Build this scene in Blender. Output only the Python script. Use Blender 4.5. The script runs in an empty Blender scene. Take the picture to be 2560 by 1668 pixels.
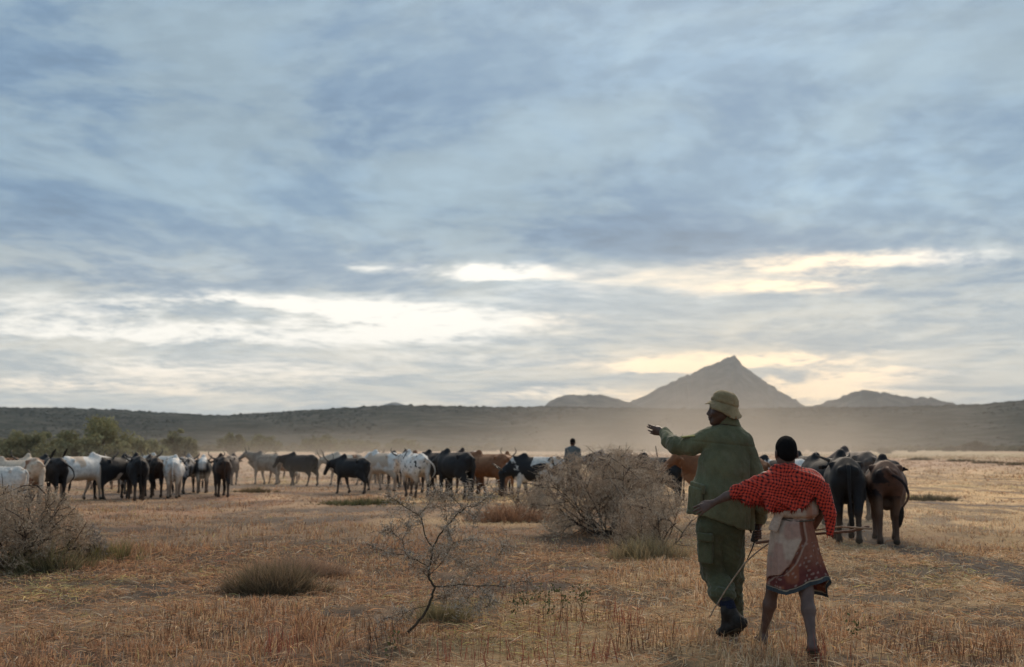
import bpy, math, random
import numpy as np
from mathutils import Vector, Matrix

# ------------------------------------------------------------------ camera, sky, sun, exposure
S = bpy.context.scene
EYE = 1.45
TILT = math.radians(5.74)
FPX = 2844.0                      # focal length in pixels of the 2560 px wide photograph (40 mm on 36 mm)
cam_d = bpy.data.cameras.new('camera')
cam = bpy.data.objects.new('camera', cam_d)
S.collection.objects.link(cam)
cam.location = (0, 0, EYE)
cam.rotation_euler = (math.pi / 2 + TILT, 0, 0)
cam_d.lens = 40.0
cam_d.sensor_width = 36.0
cam_d.clip_start = 0.1
cam_d.clip_end = 60000
cam_d.dof.use_dof = True
cam_d.dof.focus_distance = 8.9
cam_d.dof.aperture_fstop = 2.4
S.camera = cam
S.view_settings.view_transform = 'Standard'
S.view_settings.look = 'None'
S.view_settings.exposure = 1.43
S.view_settings.gamma = 1.0
S.view_settings.use_curve_mapping = False
S.render.film_transparent = False
S.cycles.use_denoising = True
S.cycles.volume_bounces = 0
S.cycles.max_bounces = 4
S.cycles.diffuse_bounces = 3
S.cycles.glossy_bounces = 2
S.cycles.transparent_max_bounces = 8

SUN_AZ = math.radians(11.5)       # right of the view axis, behind the peak
SUN_EL = math.radians(38.0)


def ray(px, py):
    """direction of a photograph pixel"""
    u, v = (px - 1280) / FPX, (834 - py) / FPX
    return np.array([u, math.cos(TILT) - v * math.sin(TILT), math.sin(TILT) + v * math.cos(TILT)])


def azel(px, py):
    d = ray(px, py)
    return math.degrees(math.atan2(d[0], d[1])), math.degrees(math.atan2(d[2], math.hypot(d[0], d[1])))


class NT:
    """small helper for node graphs"""
    def __init__(self, tree):
        self.t = tree

    def n(self, kind, **kw):
        nd = self.t.nodes.new(kind)
        for k, v in kw.items():
            setattr(nd, k, v)
        return nd

    def put(self, sock, v):
        if v is None:
            return
        if isinstance(v, bpy.types.NodeSocket):
            self.t.links.new(v, sock)
        else:
            if sock.type == 'RGBA' and isinstance(v, (tuple, list)) and len(v) == 3:
                v = (*v, 1.0)
            sock.default_value = v

    def m(self, op, a, b=None, c=None, clamp=False):
        nd = self.n('ShaderNodeMath', operation=op, use_clamp=clamp)
        self.put(nd.inputs[0], a); self.put(nd.inputs[1], b); self.put(nd.inputs[2], c)
        return nd.outputs[0]

    def add(self, a, b): return self.m('ADD', a, b)
    def sub(self, a, b): return self.m('SUBTRACT', a, b)
    def mul(self, a, b): return self.m('MULTIPLY', a, b)

    def xyz(self, x, y, z):
        nd = self.n('ShaderNodeCombineXYZ')
        for s, v in zip(nd.inputs, (x, y, z)):
            self.put(s, v)
        return nd.outputs[0]

    def sep(self, v):
        nd = self.n('ShaderNodeSeparateXYZ'); self.put(nd.inputs[0], v)
        return nd.outputs[0], nd.outputs[1], nd.outputs[2]

    def noise(self, vec, scale=1.0, detail=4.0, rough=0.55, dist=0.0, dim='3D', w=None):
        nd = self.n('ShaderNodeTexNoise', noise_dimensions=dim)
        self.put(nd.inputs['Vector'], vec)
        self.put(nd.inputs['Scale'], scale); self.put(nd.inputs['Detail'], detail)
        self.put(nd.inputs['Roughness'], rough); self.put(nd.inputs['Distortion'], dist)
        if w is not None:
            self.put(nd.inputs['W'], w)
        return nd.outputs[0], nd.outputs[1]

    def smooth(self, v, lo, hi, a=0.0, b=1.0):
        nd = self.n('ShaderNodeMapRange', interpolation_type='SMOOTHSTEP')
        self.put(nd.inputs[0], v); self.put(nd.inputs[1], lo); self.put(nd.inputs[2], hi)
        self.put(nd.inputs[3], a); self.put(nd.inputs[4], b)
        return nd.outputs[0]

    def mix(self, f, a, b, blend='MIX'):
        nd = self.n('ShaderNodeMix', data_type='RGBA', blend_type=blend, clamp_factor=True)
        self.put(nd.inputs[0], f); self.put(nd.inputs[6], a); self.put(nd.inputs[7], b)
        return nd.outputs[2]

    def vscale(self, v, s):
        nd = self.n('ShaderNodeVectorMath', operation='SCALE')
        self.put(nd.inputs[0], v); self.put(nd.inputs['Scale'], s)
        return nd.outputs[0]

    def vmath(self, op, a, b):
        nd = self.n('ShaderNodeVectorMath', operation=op)
        self.put(nd.inputs[0], a); self.put(nd.inputs[1], b)
        return nd.outputs[0]


def build_world():
    w = bpy.data.worlds.new('World')
    S.world = w
    w.use_nodes = True
    t = w.node_tree
    t.nodes.clear()
    g = NT(t)
    out = g.n('ShaderNodeOutputWorld')
    bg = g.n('ShaderNodeBackground')
    t.links.new(bg.outputs[0], out.inputs[0])
    sky = g.n('ShaderNodeTexSky', sky_type='NISHITA')
    sky.sun_disc = False
    sky.sun_elevation = SUN_EL
    sky.sun_rotation = SUN_AZ
    sky.dust_density = 2.0
    co = g.n('ShaderNodeTexCoord').outputs['Generated']
    nrm = g.n('ShaderNodeVectorMath', operation='NORMALIZE')
    g.put(nrm.inputs[0], co)
    d = nrm.outputs[0]
    x, y, z = g.sep(d)
    az = g.mul(g.m('ARCTAN2', x, y), 57.29578)
    el = g.mul(g.m('ARCSINE', z), 57.29578)
    # cloud deck: directions projected on a curved layer above the plain
    zz = g.add(g.m('MAXIMUM', z, 0.0), 0.085)
    p = g.xyz(g.m('DIVIDE', x, zz), g.m('DIVIDE', y, zz), 0.0)
    big, bc = g.noise(g.vmath('ADD', p, (3.1, 7.7, 0.0)), 0.42, 2.0, 0.5, 0.0, '2D')
    pw = g.vmath('ADD', p, g.vscale(bc, 0.9))
    mid, _ = g.noise(g.vmath('MULTIPLY', pw, (1.1, 1.05, 1.0)), 1.55, 4.0, 0.55, 0.0, '2D')
    fine, _ = g.noise(g.vmath('MULTIPLY', pw, (1.3, 1.2, 1.0)), 6.0, 5.0, 0.66, 0.0, '2D')
    # a slow warp of the sky angles, so that breaks in the cloud have ragged edges
    q = g.xyz(g.mul(az, 0.16), g.mul(el, 0.75), 0.0)
    w1, wc = g.noise(q, 1.0, 4.0, 0.62, 0.0, '2D')
    ae = g.vmath('ADD', g.xyz(az, el, 0.0), g.vmath('MULTIPLY', g.vmath('SUBTRACT', wc, (0.5, 0.5, 0.5)), (7.0, 1.5, 0.0)))

    def patches(lst):
        acc = 0.0
        for (px, py, hw, hh, amp) in lst:
            a0, e0 = azel(px, py)
            sa, se = math.degrees(hw / FPX), math.degrees(hh / FPX)
            nd = g.n('ShaderNodeVectorMath', operation='MULTIPLY_ADD')
            g.put(nd.inputs[0], ae); g.put(nd.inputs[1], (1 / sa, 1 / se, 0.0)); g.put(nd.inputs[2], (-a0 / sa, -e0 / se, 0.0))
            dt = g.n('ShaderNodeVectorMath', operation='DOT_PRODUCT')
            g.put(dt.inputs[0], nd.outputs[0]); g.put(dt.inputs[1], nd.outputs[0])
            acc = g.m('MULTIPLY_ADD', g.m('POWER', 0.5, dt.outputs['Value']), amp, acc)
        return acc

    # lighter / darker masses of the deck
    tone = patches([
        (1700, 130, 460, 120, 0.14), (250, 130, 420, 170, -0.16), (760, 330, 330, 80, -0.17), (560, 450, 380, 110, 0.06),
        (2000, 470, 300, 90, 0.18), (1450, 560, 340, 50, -0.17), (1420, 420, 170, 60, -0.09), (2330, 700, 300, 60, -0.12),
        (1080, 690, 160, 40, -0.18), (50, 560, 160, 120, -0.12), (1750, 250, 500, 40, -0.07), (1600, 740, 520, 60, 0.14),
        (2520, 60, 130, 60, -0.12), (650, 712, 520, 16, -0.12), (1700, 612, 400, 22, -0.10), (1400, 350, 220, 40, 0.07),
    ])
    # breaks where the low sun's light comes through
    brk = patches([
        (1060, 812, 230, 26, 1.35), (760, 766, 320, 20, 0.95), (360, 834, 480, 24, 0.90), (950, 785, 280, 15, 0.6), (150, 775, 260, 26, 0.45), (1250, 684, 130, 16, 1.15),
        (1500, 695, 380, 40, 0.40), (2180, 652, 260, 18, 0.9), (1950, 718, 170, 14, 0.75), (1650, 918, 90, 11, 1.2),
        (1830, 906, 230, 16, 1.5), (1990, 955, 130, 9, 1.1), (2060, 978, 170, 11, 0.9), (2140, 938, 110, 9, 0.9),
        (1450, 988, 260, 15, 0.85), (1950, 1010, 220, 34, 0.55), (350, 912, 280, 16, 0.75), (230, 964, 340, 18, 0.80), (700, 935, 320, 14, 0.5), (1150, 900, 300, 16, 0.35),
        (940, 672, 50, 10, 0.45), (840, 1008, 220, 8, 0.45), (1830, 940, 420, 80, 0.16), (800, 800, 460, 70, 0.20),
    ])
    dark = patches([
        (520, 782, 120, 16, 0.9), (760, 797, 170, 12, 0.75), (470, 872, 300, 12, 0.45), (130, 905, 170, 16, 0.45),
        (1680, 948, 150, 14, 0.8), (1300, 960, 260, 10, 0.4), (1850, 935, 130, 8, 0.35), (1230, 708, 140, 9, 0.7),
    ])
    # base colours of the deck
    hgt = g.smooth(el, 3.5, 12.5)
    base = g.mix(hgt, (0.59, 0.595, 0.565), (0.262, 0.375, 0.478))
    warm = g.mix(g.smooth(mid, 0.40, 0.66), (0.96, 0.99, 1.02), (1.06, 1.01, 0.945))
    base = g.mix(1.0, base, warm, 'MULTIPLY')
    tex = g.add(g.mul(g.sub(big, 0.5), 0.35), g.add(g.mul(g.sub(mid, 0.5), 0.50), g.mul(g.sub(fine, 0.5), 0.25)))
    tex = g.add(tex, g.mul(g.sub(g.smooth(g.add(mid, g.mul(g.sub(fine, 0.5), 0.22)), 0.40, 0.60), 0.5), 0.15))
    tex = g.add(tex, g.mul(g.sub(g.smooth(fine, 0.40, 0.60), 0.5), 0.05))
    tex = g.mul(tex, g.smooth(el, 0.5, 9.0, 0.8, 1.0))
    lum = g.m('MAXIMUM', g.add(g.add(1.0, tone), tex), 0.3)
    col = g.vscale(base, lum)
    # darker cloud is a little bluer
    col = g.mix(g.smooth(lum, 1.0, 0.70), col, g.mix(1.0, col, (0.90, 0.985, 1.10), 'MULTIPLY'))
    # breaks
    rag = g.add(g.mul(g.sub(fine, 0.5), 2.1), g.mul(g.sub(mid, 0.5), 1.6))
    b = g.sub(g.mul(brk, g.add(1.0, rag)), dark)
    b = g.smooth(b, 0.0, 1.2, 0.0, 1.0)
    # colour of the light in the breaks: white high up, yellow near the sun and the horizon
    sd = (math.sin(SUN_AZ) * math.cos(math.radians(3)), math.cos(SUN_AZ) * math.cos(math.radians(3)), math.sin(math.radians(3)))
    dot = g.n('ShaderNodeVectorMath', operation='DOT_PRODUCT')
    g.put(dot.inputs[0], d); g.put(dot.inputs[1], sd)
    near = g.smooth(dot.outputs['Value'], 0.975, 0.9985)
    low = g.smooth(el, 5.5, 1.0)
    ylw = g.m('MAXIMUM', g.mul(near, 0.9), g.mul(low, 0.7), clamp=True)
    lightc = g.mix(ylw, (1.10, 1.05, 0.95), (1.50, 1.14, 0.74))
    col = g.mix(b, col, lightc)
    # warm glow in the air round the hidden sun
    glow = g.m('POWER', g.m('MAXIMUM', dot.outputs['Value'], 0.0), 130.0)
    col = g.vmath('ADD', col, g.vscale((0.10, 0.06, 0.012), glow))
    # the clear sky is all but hidden by the deck
    fin = g.vscale(col, 3.94)
    fin = g.vmath('ADD', fin, g.vscale(sky.outputs[0], 0.025))
    t.links.new(fin, bg.inputs['Color'])
    bg.inputs['Strength'].default_value = 0.1
    w.cycles.sampling_method = 'MANUAL'
    w.cycles.sample_map_resolution = 1024


build_world()
sun_d = bpy.data.lights.new('sun', 'SUN')
sun_d.energy = 1.5
sun_d.angle = math.radians(40)
sun_d.color = (1.0, 0.82, 0.62)
sun = bpy.data.objects.new('sun', sun_d)
S.collection.objects.link(sun)
sun.rotation_euler = Vector((-math.sin(SUN_AZ) * math.cos(SUN_EL), -math.cos(SUN_AZ) * math.cos(SUN_EL), -math.sin(SUN_EL))).to_track_quat('-Z', 'Y').to_euler()

# ------------------------------------------------------------------ helpers
COL = S.collection
RNG = np.random.default_rng(7)


def hash2(ix, iy, seed=0):
    h = (ix.astype(np.int64) * 374761393 + iy.astype(np.int64) * 668265263 + seed * 974711) & 0xffffffff
    h = ((h ^ (h >> 13)) * 1274126177) & 0xffffffff
    return ((h ^ (h >> 16)) & 0xffff) / 65535.0


def vnoise(x, y, seed=0):
    x = np.asarray(x, float); y = np.asarray(y, float)
    ix, iy = np.floor(x), np.floor(y)
    fx, fy = x - ix, y - iy
    fx = fx * fx * (3 - 2 * fx); fy = fy * fy * (3 - 2 * fy)
    a = hash2(ix, iy, seed); b = hash2(ix + 1, iy, seed); c = hash2(ix, iy + 1, seed); d = hash2(ix + 1, iy + 1, seed)
    return (a * (1 - fx) + b * fx) * (1 - fy) + (c * (1 - fx) + d * fx) * fy


def fbm(x, y, octv=4, seed=0, gain=0.5):
    s = 0; a = 1.0; tot = 0; f = 1.0
    for o in range(octv):
        s = s + a * vnoise(np.asarray(x) * f + 13.7 * o, np.asarray(y) * f - 7.3 * o, seed + o)
        tot += a; a *= gain; f *= 2.03
    return s / tot


def hash3(ix, iy, iz, seed=0):
    h = (ix.astype(np.int64) * 374761393 + iy.astype(np.int64) * 668265263 + iz.astype(np.int64) * 1440662683 + seed * 974711) & 0xffffffff
    h = ((h ^ (h >> 13)) * 1274126177) & 0xffffffff
    return ((h ^ (h >> 16)) & 0xffff) / 65535.0


def vnoise3(P, seed=0):
    i = np.floor(P); f = P - i
    f = f * f * (3 - 2 * f)
    r = 0
    for dx in (0, 1):
        for dy in (0, 1):
            for dz in (0, 1):
                w = (f[:, 0] if dx else 1 - f[:, 0]) * (f[:, 1] if dy else 1 - f[:, 1]) * (f[:, 2] if dz else 1 - f[:, 2])
                r = r + w * hash3(i[:, 0] + dx, i[:, 1] + dy, i[:, 2] + dz, seed)
    return r


def fbm3(P, octv=3, seed=0):
    s = 0; a = 1.0; tot = 0; f = 1.0
    for o in range(octv):
        s = s + a * vnoise3(P * f + 11.3 * o, seed + o); tot += a; a *= 0.5; f *= 2.03
    return s / tot


def sstep(x, a, b):
    t = np.clip((np.asarray(x, float) - a) / (b - a), 0, 1)
    return t * t * (3 - 2 * t)


def link(o, parent=None):
    COL.objects.link(o)
    if parent is not None:
        o.parent = parent
    return o


def mesh_np(name, V, F, mat=None, smooth=True, colors=None, uv=None, mats=None, fmat=None):
    """V (n,3), F (m,3) or (m,4) int arrays -> mesh datablock, quickly"""
    V = np.ascontiguousarray(V, dtype=np.float32); F = np.ascontiguousarray(F, dtype=np.int32)
    me = bpy.data.meshes.new(name)
    me.vertices.add(len(V)); me.vertices.foreach_set('co', V.ravel())
    k = F.shape[1]
    me.loops.add(F.size); me.loops.foreach_set('vertex_index', F.ravel())
    me.polygons.add(len(F)); me.polygons.foreach_set('loop_start', np.arange(0, F.size, k, dtype=np.int32))
    try:
        me.polygons.foreach_set('loop_total', np.full(len(F), k, dtype=np.int32))
    except Exception:
        pass
    me.polygons.foreach_set('use_smooth', np.full(len(F), bool(smooth)))
    if fmat is not None:
        me.polygons.foreach_set('material_index', np.ascontiguousarray(fmat, dtype=np.int32))
    if colors is not None:
        a = me.color_attributes.new('Col', 'FLOAT_COLOR', 'POINT')
        c = np.ones((len(V), 4), np.float32); c[:, :colors.shape[1]] = colors
        a.data.foreach_set('color', c.ravel())
    if uv is not None:
        a = me.attributes.new('uvp', 'FLOAT_VECTOR', 'POINT')
        c = np.zeros((len(V), 3), np.float32); c[:, :uv.shape[1]] = uv
        a.data.foreach_set('vector', c.ravel())
    me.update(calc_edges=True)
    me.validate()
    for m in (mats or ([mat] if mat else [])):
        me.materials.append(m)
    return me


def obj(name, me, parent=None, loc=None, rotz=None):
    o = bpy.data.objects.new(name, me)
    link(o, parent)
    if loc is not None:
        o.location = loc
    if rotz is not None:
        o.rotation_euler = (0, 0, rotz)
    return o


def tag(o, label=None, cat=None, group=None, kind=None):
    if label: o['label'] = label
    if cat: o['category'] = cat
    if group: o['group'] = group
    if kind: o['kind'] = kind
    return o


def empty(name, loc=(0, 0, 0), rotz=0):
    o = bpy.data.objects.new(name, None)
    o.empty_display_size = 0.2
    link(o); o.location = loc; o.rotation_euler = (0, 0, rotz)
    return o


def new_mat(name):
    m = bpy.data.materials.new(name)
    m.use_nodes = True
    t = m.node_tree
    b = t.nodes['Principled BSDF']
    g = NT(t)
    return m, g, b


def set_bump(g, b, height, strength=0.3, dist=0.02):
    n = g.n('ShaderNodeBump')
    g.put(n.inputs['Height'], height)
    n.inputs['Strength'].default_value = strength
    n.inputs['Distance'].default_value = dist
    g.t.links.new(n.outputs[0], b.inputs['Normal'])


def mat_vcol(name, rough=0.9, trans=0.0, spec=0.2, var=0.0, vscale=30.0):
    """a material whose colour is the mesh's own colour attribute, with some fine variation"""
    m, g, b = new_mat(name)
    a = g.n('ShaderNodeAttribute', attribute_name='Col')
    c = a.outputs['Color']
    if var:
        geo = g.n('ShaderNodeTexCoord').outputs['Object']
        f, _ = g.noise(geo, vscale, 3.0, 0.6)
        c = g.vscale(c, g.smooth(f, 0.25, 0.75, 1 - var, 1 + var))
    g.put(b.inputs['Base Color'], c)
    b.inputs['Roughness'].default_value = rough
    b.inputs['Specular IOR Level'].default_value = spec
    return m


def mat_plain(name, color, rough=0.8, spec=0.3, var=0.15, vscale=20.0, bump=0.0, bscale=60.0):
    m, g, b = new_mat(name)
    co = g.n('ShaderNodeTexCoord').outputs['Object']
    f, _ = g.noise(co, vscale, 4.0, 0.6)
    c = g.mix(g.smooth(f, 0.3, 0.7), tuple(v * (1 - var) for v in color), tuple(min(1, v * (1 + var)) for v in color))
    g.put(b.inputs['Base Color'], c)
    b.inputs['Roughness'].default_value = rough
    b.inputs['Specular IOR Level'].default_value = spec
    if bump:
        f2, _ = g.noise(co, bscale, 3.0, 0.6)
        set_bump(g, b, f2, bump, 0.01)
    return m


def ground_z(x, y):
    """the plain: nearly flat with a few low swells and, close by, trampled unevenness"""
    x = np.asarray(x, float); y = np.asarray(y, float)
    r = np.hypot(x, y)
    near = 1 - sstep(r, 25, 70)
    z = (fbm(x * 0.35, y * 0.35, 3, 5) - 0.5) * 0.10 * near
    z = z + (fbm(x * 1.6, y * 1.6, 3, 9) - 0.5) * 0.07 * (1 - sstep(r, 14, 40))
    z = z + (fbm(x * 0.02, y * 0.02, 3, 21) - 0.5) * 0.5 * sstep(r, 40, 160) * (1 - sstep(r, 2000, 5000))
    return z


def on_ground(px, py, drop=0.0):
    """world point of the plain seen at a photograph pixel (flat plain)"""
    d = ray(px, py)
    t = -EYE / d[2]
    x, y = d[0] * t, d[1] * t
    return float(x), float(y)


def at_dist(px, dist):
    """plan position along a pixel column at a distance"""
    u = (px - 1280) / FPX
    return float(u * dist), float(dist)

# ------------------------------------------------------------------ the plain
BARE_SPOTS = [(*on_ground(px, py), w, d) for px, py, w, d in (
    (250, 1456, 0.9, 0.35), (420, 1480, 0.5, 0.3), (760, 1300, 1.6, 1.1), (560, 1560, 0.4, 0.25), (1330, 1463, 0.55, 0.35), (1640, 1500, 0.35, 0.3),
    (2250, 1495, 0.75, 0.4), (2400, 1640, 0.6, 0.25), (2330, 1425, 0.9, 0.6), (1950, 1560, 0.35, 0.25), (2160, 1635, 0.5, 0.2), (190, 1592, 0.4, 0.2),
    (120, 1648, 0.6, 0.18), (640, 1652, 0.5, 0.16), (900, 1275, 2.0, 1.5), (1480, 1420, 0.6, 0.5), (1150, 1440, 0.6, 0.4), (2480, 1560, 0.7, 0.35), (2040, 1480, 0.5, 0.4), (860, 1530, 0.4, 0.25), (330, 1320, 1.2, 0.9), (1560, 1635, 0.35, 0.16))]


def soil_fields(x, y):
    """colour fields of the plain, shared by the soil and the dry grass on it:
    bare (0..1), golden (0..1), green (0..1), red (0..1)"""
    r = np.hypot(x, y)
    az = np.arctan2(x, y)
    n1 = fbm(x * 0.55, y * 0.30, 4, 31)
    n2 = fbm(x * 1.9, y * 0.9, 4, 47)
    bare = sstep(n2 * 0.6 + n1 * 0.4, 0.505, 0.585)
    # cattle track on the right-hand side, running away from the camera to the herd
    def track(pts, wid):
        d = np.full(np.shape(x), 1e9)
        for (ax, ay), (bx, by) in zip(pts[:-1], pts[1:]):
            ex, ey = bx - ax, by - ay
            t = np.clip(((x - ax) * ex + (y - ay) * ey) / (ex * ex + ey * ey), 0, 1)
            d = np.minimum(d, np.hypot(x - ax - t * ex, y - ay - t * ey))
        wob = (fbm(x * 1.1, y * 0.7, 3, 77) - 0.5) * wid * 2.2
        return 1 - sstep(d + wob, wid * 0.55, wid * 1.25)
    tr = track([on_ground(2640, 1470), on_ground(2480, 1420), on_ground(2290, 1370), on_ground(2180, 1345), on_ground(2060, 1300), on_ground(1950, 1260)], 0.42)
    tr = np.maximum(tr, track([on_ground(2700, 1268), on_ground(2420, 1262), on_ground(2250, 1252), on_ground(1900, 1235)], 0.65))
    tr = np.maximum(tr, 0.9 * track([on_ground(-200, 1240), on_ground(300, 1240), on_ground(600, 1216), on_ground(1000, 1212), on_ground(1350, 1200)], 1.9))
    tr = np.maximum(tr, 0.8 * track([on_ground(1500, 1290), on_ground(1900, 1270), on_ground(2150, 1280)], 0.9))
    tr = np.maximum(tr, 0.75 * track([on_ground(2180, 1560), on_ground(2330, 1520), on_ground(2600, 1530)], 0.22))
    tr = np.maximum(tr, 0.8 * track([on_ground(60, 1470), on_ground(250, 1455), on_ground(420, 1468)], 0.16))
    # trampled spots of bare dark earth
    for bx, by, bw, bd in BARE_SPOTS:
        e = np.hypot((x - bx) / bw, (y - by) / bd) + (fbm(x * 4.0, y * 2.6, 3, 151) - 0.5) * 1.5
        tr = np.maximum(tr, (1 - sstep(e, 0.50, 0.95)) * 0.85)
    bare = np.clip(np.maximum(bare * 0.68, tr), 0, 1)
    gold = sstep(fbm(x * 0.35 + 4, y * 0.22, 3, 61) + 0.42 * np.tanh(az * 4.0 + 0.2) * (1 - sstep(r, 60, 120)), 0.42, 0.75)
    green = sstep(fbm(x * 0.42 + 9, y * 0.30, 4, 83), 0.60, 0.74) * 0.55
    red = sstep(fbm(x * 0.6 - 3, y * 0.4, 4, 97), 0.54, 0.72) * (1 - gold * 0.6)
    return bare, gold, green, red, tr


def plain_color(x, y):
    bare, gold, green, red, tr = soil_fields(x, y)
    r = np.hypot(x, y)
    n = fbm(x * 3.1, y * 2.0, 3, 15)[..., None]
    soil = np.array([0.080, 0.060, 0.048]) * (0.75 + 0.5 * n)
    straw = np.array([0.25, 0.165, 0.105])
    c_gold = np.array([0.42, 0.285, 0.155])
    c_red = np.array([0.21, 0.115, 0.075])
    c_grn = np.array([0.27, 0.22, 0.10])
    c = straw * (1 - gold[..., None]) + c_gold * gold[..., None]
    c = c * (1 - 0.7 * red[..., None]) + c_red * 0.7 * red[..., None]
    c = c * (1 - 0.8 * green[..., None]) + c_grn * 0.8 * green[..., None]
    # beyond the herd the grass is paler and mixed with yellow-green
    far = sstep(r, 45, 110)[..., None]
    fn = sstep(fbm(x * 0.03, y * 0.012, 3, 55), 0.42, 0.62)[..., None]
    c_far = np.array([0.32, 0.215, 0.15]) * (1 - fn) + np.array([0.315, 0.248, 0.16]) * fn
    c = c * (1 - far) + c_far * far
    c = c * (0.80 + 0.4 * fbm(x * 0.9, y * 0.5, 3, 3)[..., None])
    bb = bare[..., None] * (1 - 0.75 * far)
    trk = tr[..., None]
    soil = soil * (1 - trk) + np.array([0.105, 0.082, 0.068]) * trk
    c = c * (1 - bb) + soil * bb * 0.9
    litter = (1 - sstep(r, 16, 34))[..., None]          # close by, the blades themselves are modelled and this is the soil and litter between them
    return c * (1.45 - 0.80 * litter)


def build_ground():
    front = np.radians(np.arange(-33, 33.01, 0.28))
    rest = np.radians(np.linspace(33, 327, 60)[1:-1])
    ang = np.concatenate([front, rest])
    rad = [0.6]
    while rad[-1] < 5.5: rad.append(rad[-1] * 1.12)
    while rad[-1] < 60: rad.append(rad[-1] * 1.014)
    while rad[-1] < 16000: rad.append(rad[-1] * 1.05)
    rad = np.array(rad)
    A, R = np.meshgrid(ang, rad)
    X, Y = R * np.sin(A), R * np.cos(A)
    clod = (fbm(X * 7.0, Y * 7.0, 3, 113) - 0.5) * 0.05 * (1 - sstep(R, 18, 40))
    bare = soil_fields(X, Y)[0]
    Z = ground_z(X, Y) + clod * (0.35 + 0.65 * bare) - 0.02 * bare * (1 - sstep(R, 20, 40))
    na, nr = len(ang), len(rad)
    V = np.stack([X, Y, Z], -1).reshape(-1, 3)
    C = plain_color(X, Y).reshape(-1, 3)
    i, j = np.meshgrid(np.arange(nr - 1), np.arange(na), indexing='ij')
    j2 = (j + 1) % na
    F = np.stack([i * na + j, (i + 1) * na + j, (i + 1) * na + j2, i * na + j2], -1).reshape(-1, 4)[:, ::-1]
    V = np.vstack([V, [[0, 0, 0]]]); C = np.vstack([C, C[:1]])
    m, g, b = new_mat('dry_plain')
    co = g.n('ShaderNodeTexCoord').outputs['Object']
    a = g.n('ShaderNodeAttribute', attribute_name='Col').outputs['Color']
    f1, _ = g.noise(co, 9.0, 8.0, 0.7)
    f2, _ = g.noise(g.vmath('MULTIPLY', co, (0.6, 0.25, 1.0)), 1.0, 6.0, 0.65)
    f3, _ = g.noise(g.vmath('MULTIPLY', co, (0.10, 0.025, 1.0)), 1.0, 5.0, 0.6)
    c = g.vscale(a, g.smooth(f1, 0.25, 0.78, 0.62, 1.35))
    c = g.vscale(c, g.smooth(f2, 0.28, 0.75, 0.78, 1.2))
    c = g.mix(g.mul(g.smooth(f3, 0.52, 0.68), 0.3), c, g.mix(1.0, c, (0.72, 0.66, 0.62), 'MULTIPLY'))
    g.put(b.inputs['Base Color'], c)
    b.inputs['Roughness'].default_value = 0.95
    b.inputs['Specular IOR Level'].default_value = 0.1
    set_bump(g, b, f1, 0.7, 0.05)
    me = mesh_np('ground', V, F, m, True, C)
    return tag(obj('ground', me), kind='structure')


build_ground()


# ------------------------------------------------------------------ hills and the peak
def hill_mat(name, col, speck, scale):
    m, g, b = new_mat(name)
    co = g.n('ShaderNodeTexCoord').outputs['Object']
    f1, _ = g.noise(co, scale, 6.0, 0.65)
    f2, _ = g.noise(co, scale * 0.12, 4.0, 0.6)
    c = g.mix(g.smooth(f1, 0.42, 0.62), speck, col)
    c = g.vscale(c, g.smooth(f2, 0.3, 0.7, 0.75, 1.2))
    g.put(b.inputs['Base Color'], c)
    b.inputs['Roughness'].default_value = 1.0
    b.inputs['Specular IOR Level'].default_value = 0.0
    set_bump(g, b, f1, 1.0, 25.0)
    return m


def build_hill(name, prof, dist, depth, mat, rough, seed, back=1.0, px_step=4, crest_noise=0.0, nr=26, lean=0.0):
    """a ridge whose crest, seen from the plain, has the given profile; it has a near slope and a far slope"""
    xs = np.array([p[0] for p in prof], float) * 1.0756
    ys = np.array([p[1] for p in prof], float) * 1.0756
    px = np.arange(xs[0], xs[-1] + 1, px_step)
    py = np.interp(px, xs, ys)
    if len(px) > 9:
        k = np.array([1, 2, 1]) / 4.0
        py[1:-1] = np.convolve(py, k, 'valid')
    D = np.array([ray(a, b) for a, b in zip(px, py)])
    hor = np.hypot(D[:, 0], D[:, 1])
    az = np.arctan2(D[:, 0], D[:, 1])
    H = D[:, 2] / hor * dist + EYE
    H = np.maximum(H + (fbm(px * 0.11, px * 0 + seed, 4, seed) - 0.5) * crest_noise, 0.5)
    t = np.concatenate([np.linspace(-1, 0, nr), np.linspace(0, back, nr // 2)[1:]])
    T, AZ = np.meshgrid(t, az, indexing='ij')
    HH = np.broadcast_to(H, T.shape)
    prof_t = np.where(T < 0, (1 + T) ** 1.25, np.maximum(1 - T / max(back, 1e-6), 0) ** 1.1)
    R = dist + T * depth
    X, Y = R * np.sin(AZ), R * np.cos(AZ)
    gul = (fbm(AZ * dist / depth * 6 + 3, T * 2.5, 5, seed + 3) - 0.5) * rough * (1 - np.abs(2 * prof_t - 1) ** 2) * HH
    Z = HH * prof_t + gul - 3.0 * (prof_t < 0.02)
    n0, n1 = T.shape
    V = np.stack([X, Y, Z], -1).reshape(-1, 3)
    i, j = np.meshgrid(np.arange(n0 - 1), np.arange(n1 - 1), indexing='ij')
    F = np.stack([i * n1 + j, i * n1 + j + 1, (i + 1) * n1 + j + 1, (i + 1) * n1 + j], -1).reshape(-1, 4)
    me = mesh_np(name, V, F, mat, True)
    o = tag(obj(name, me), kind='structure')
    return o, (az, H, dist, depth)


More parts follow.
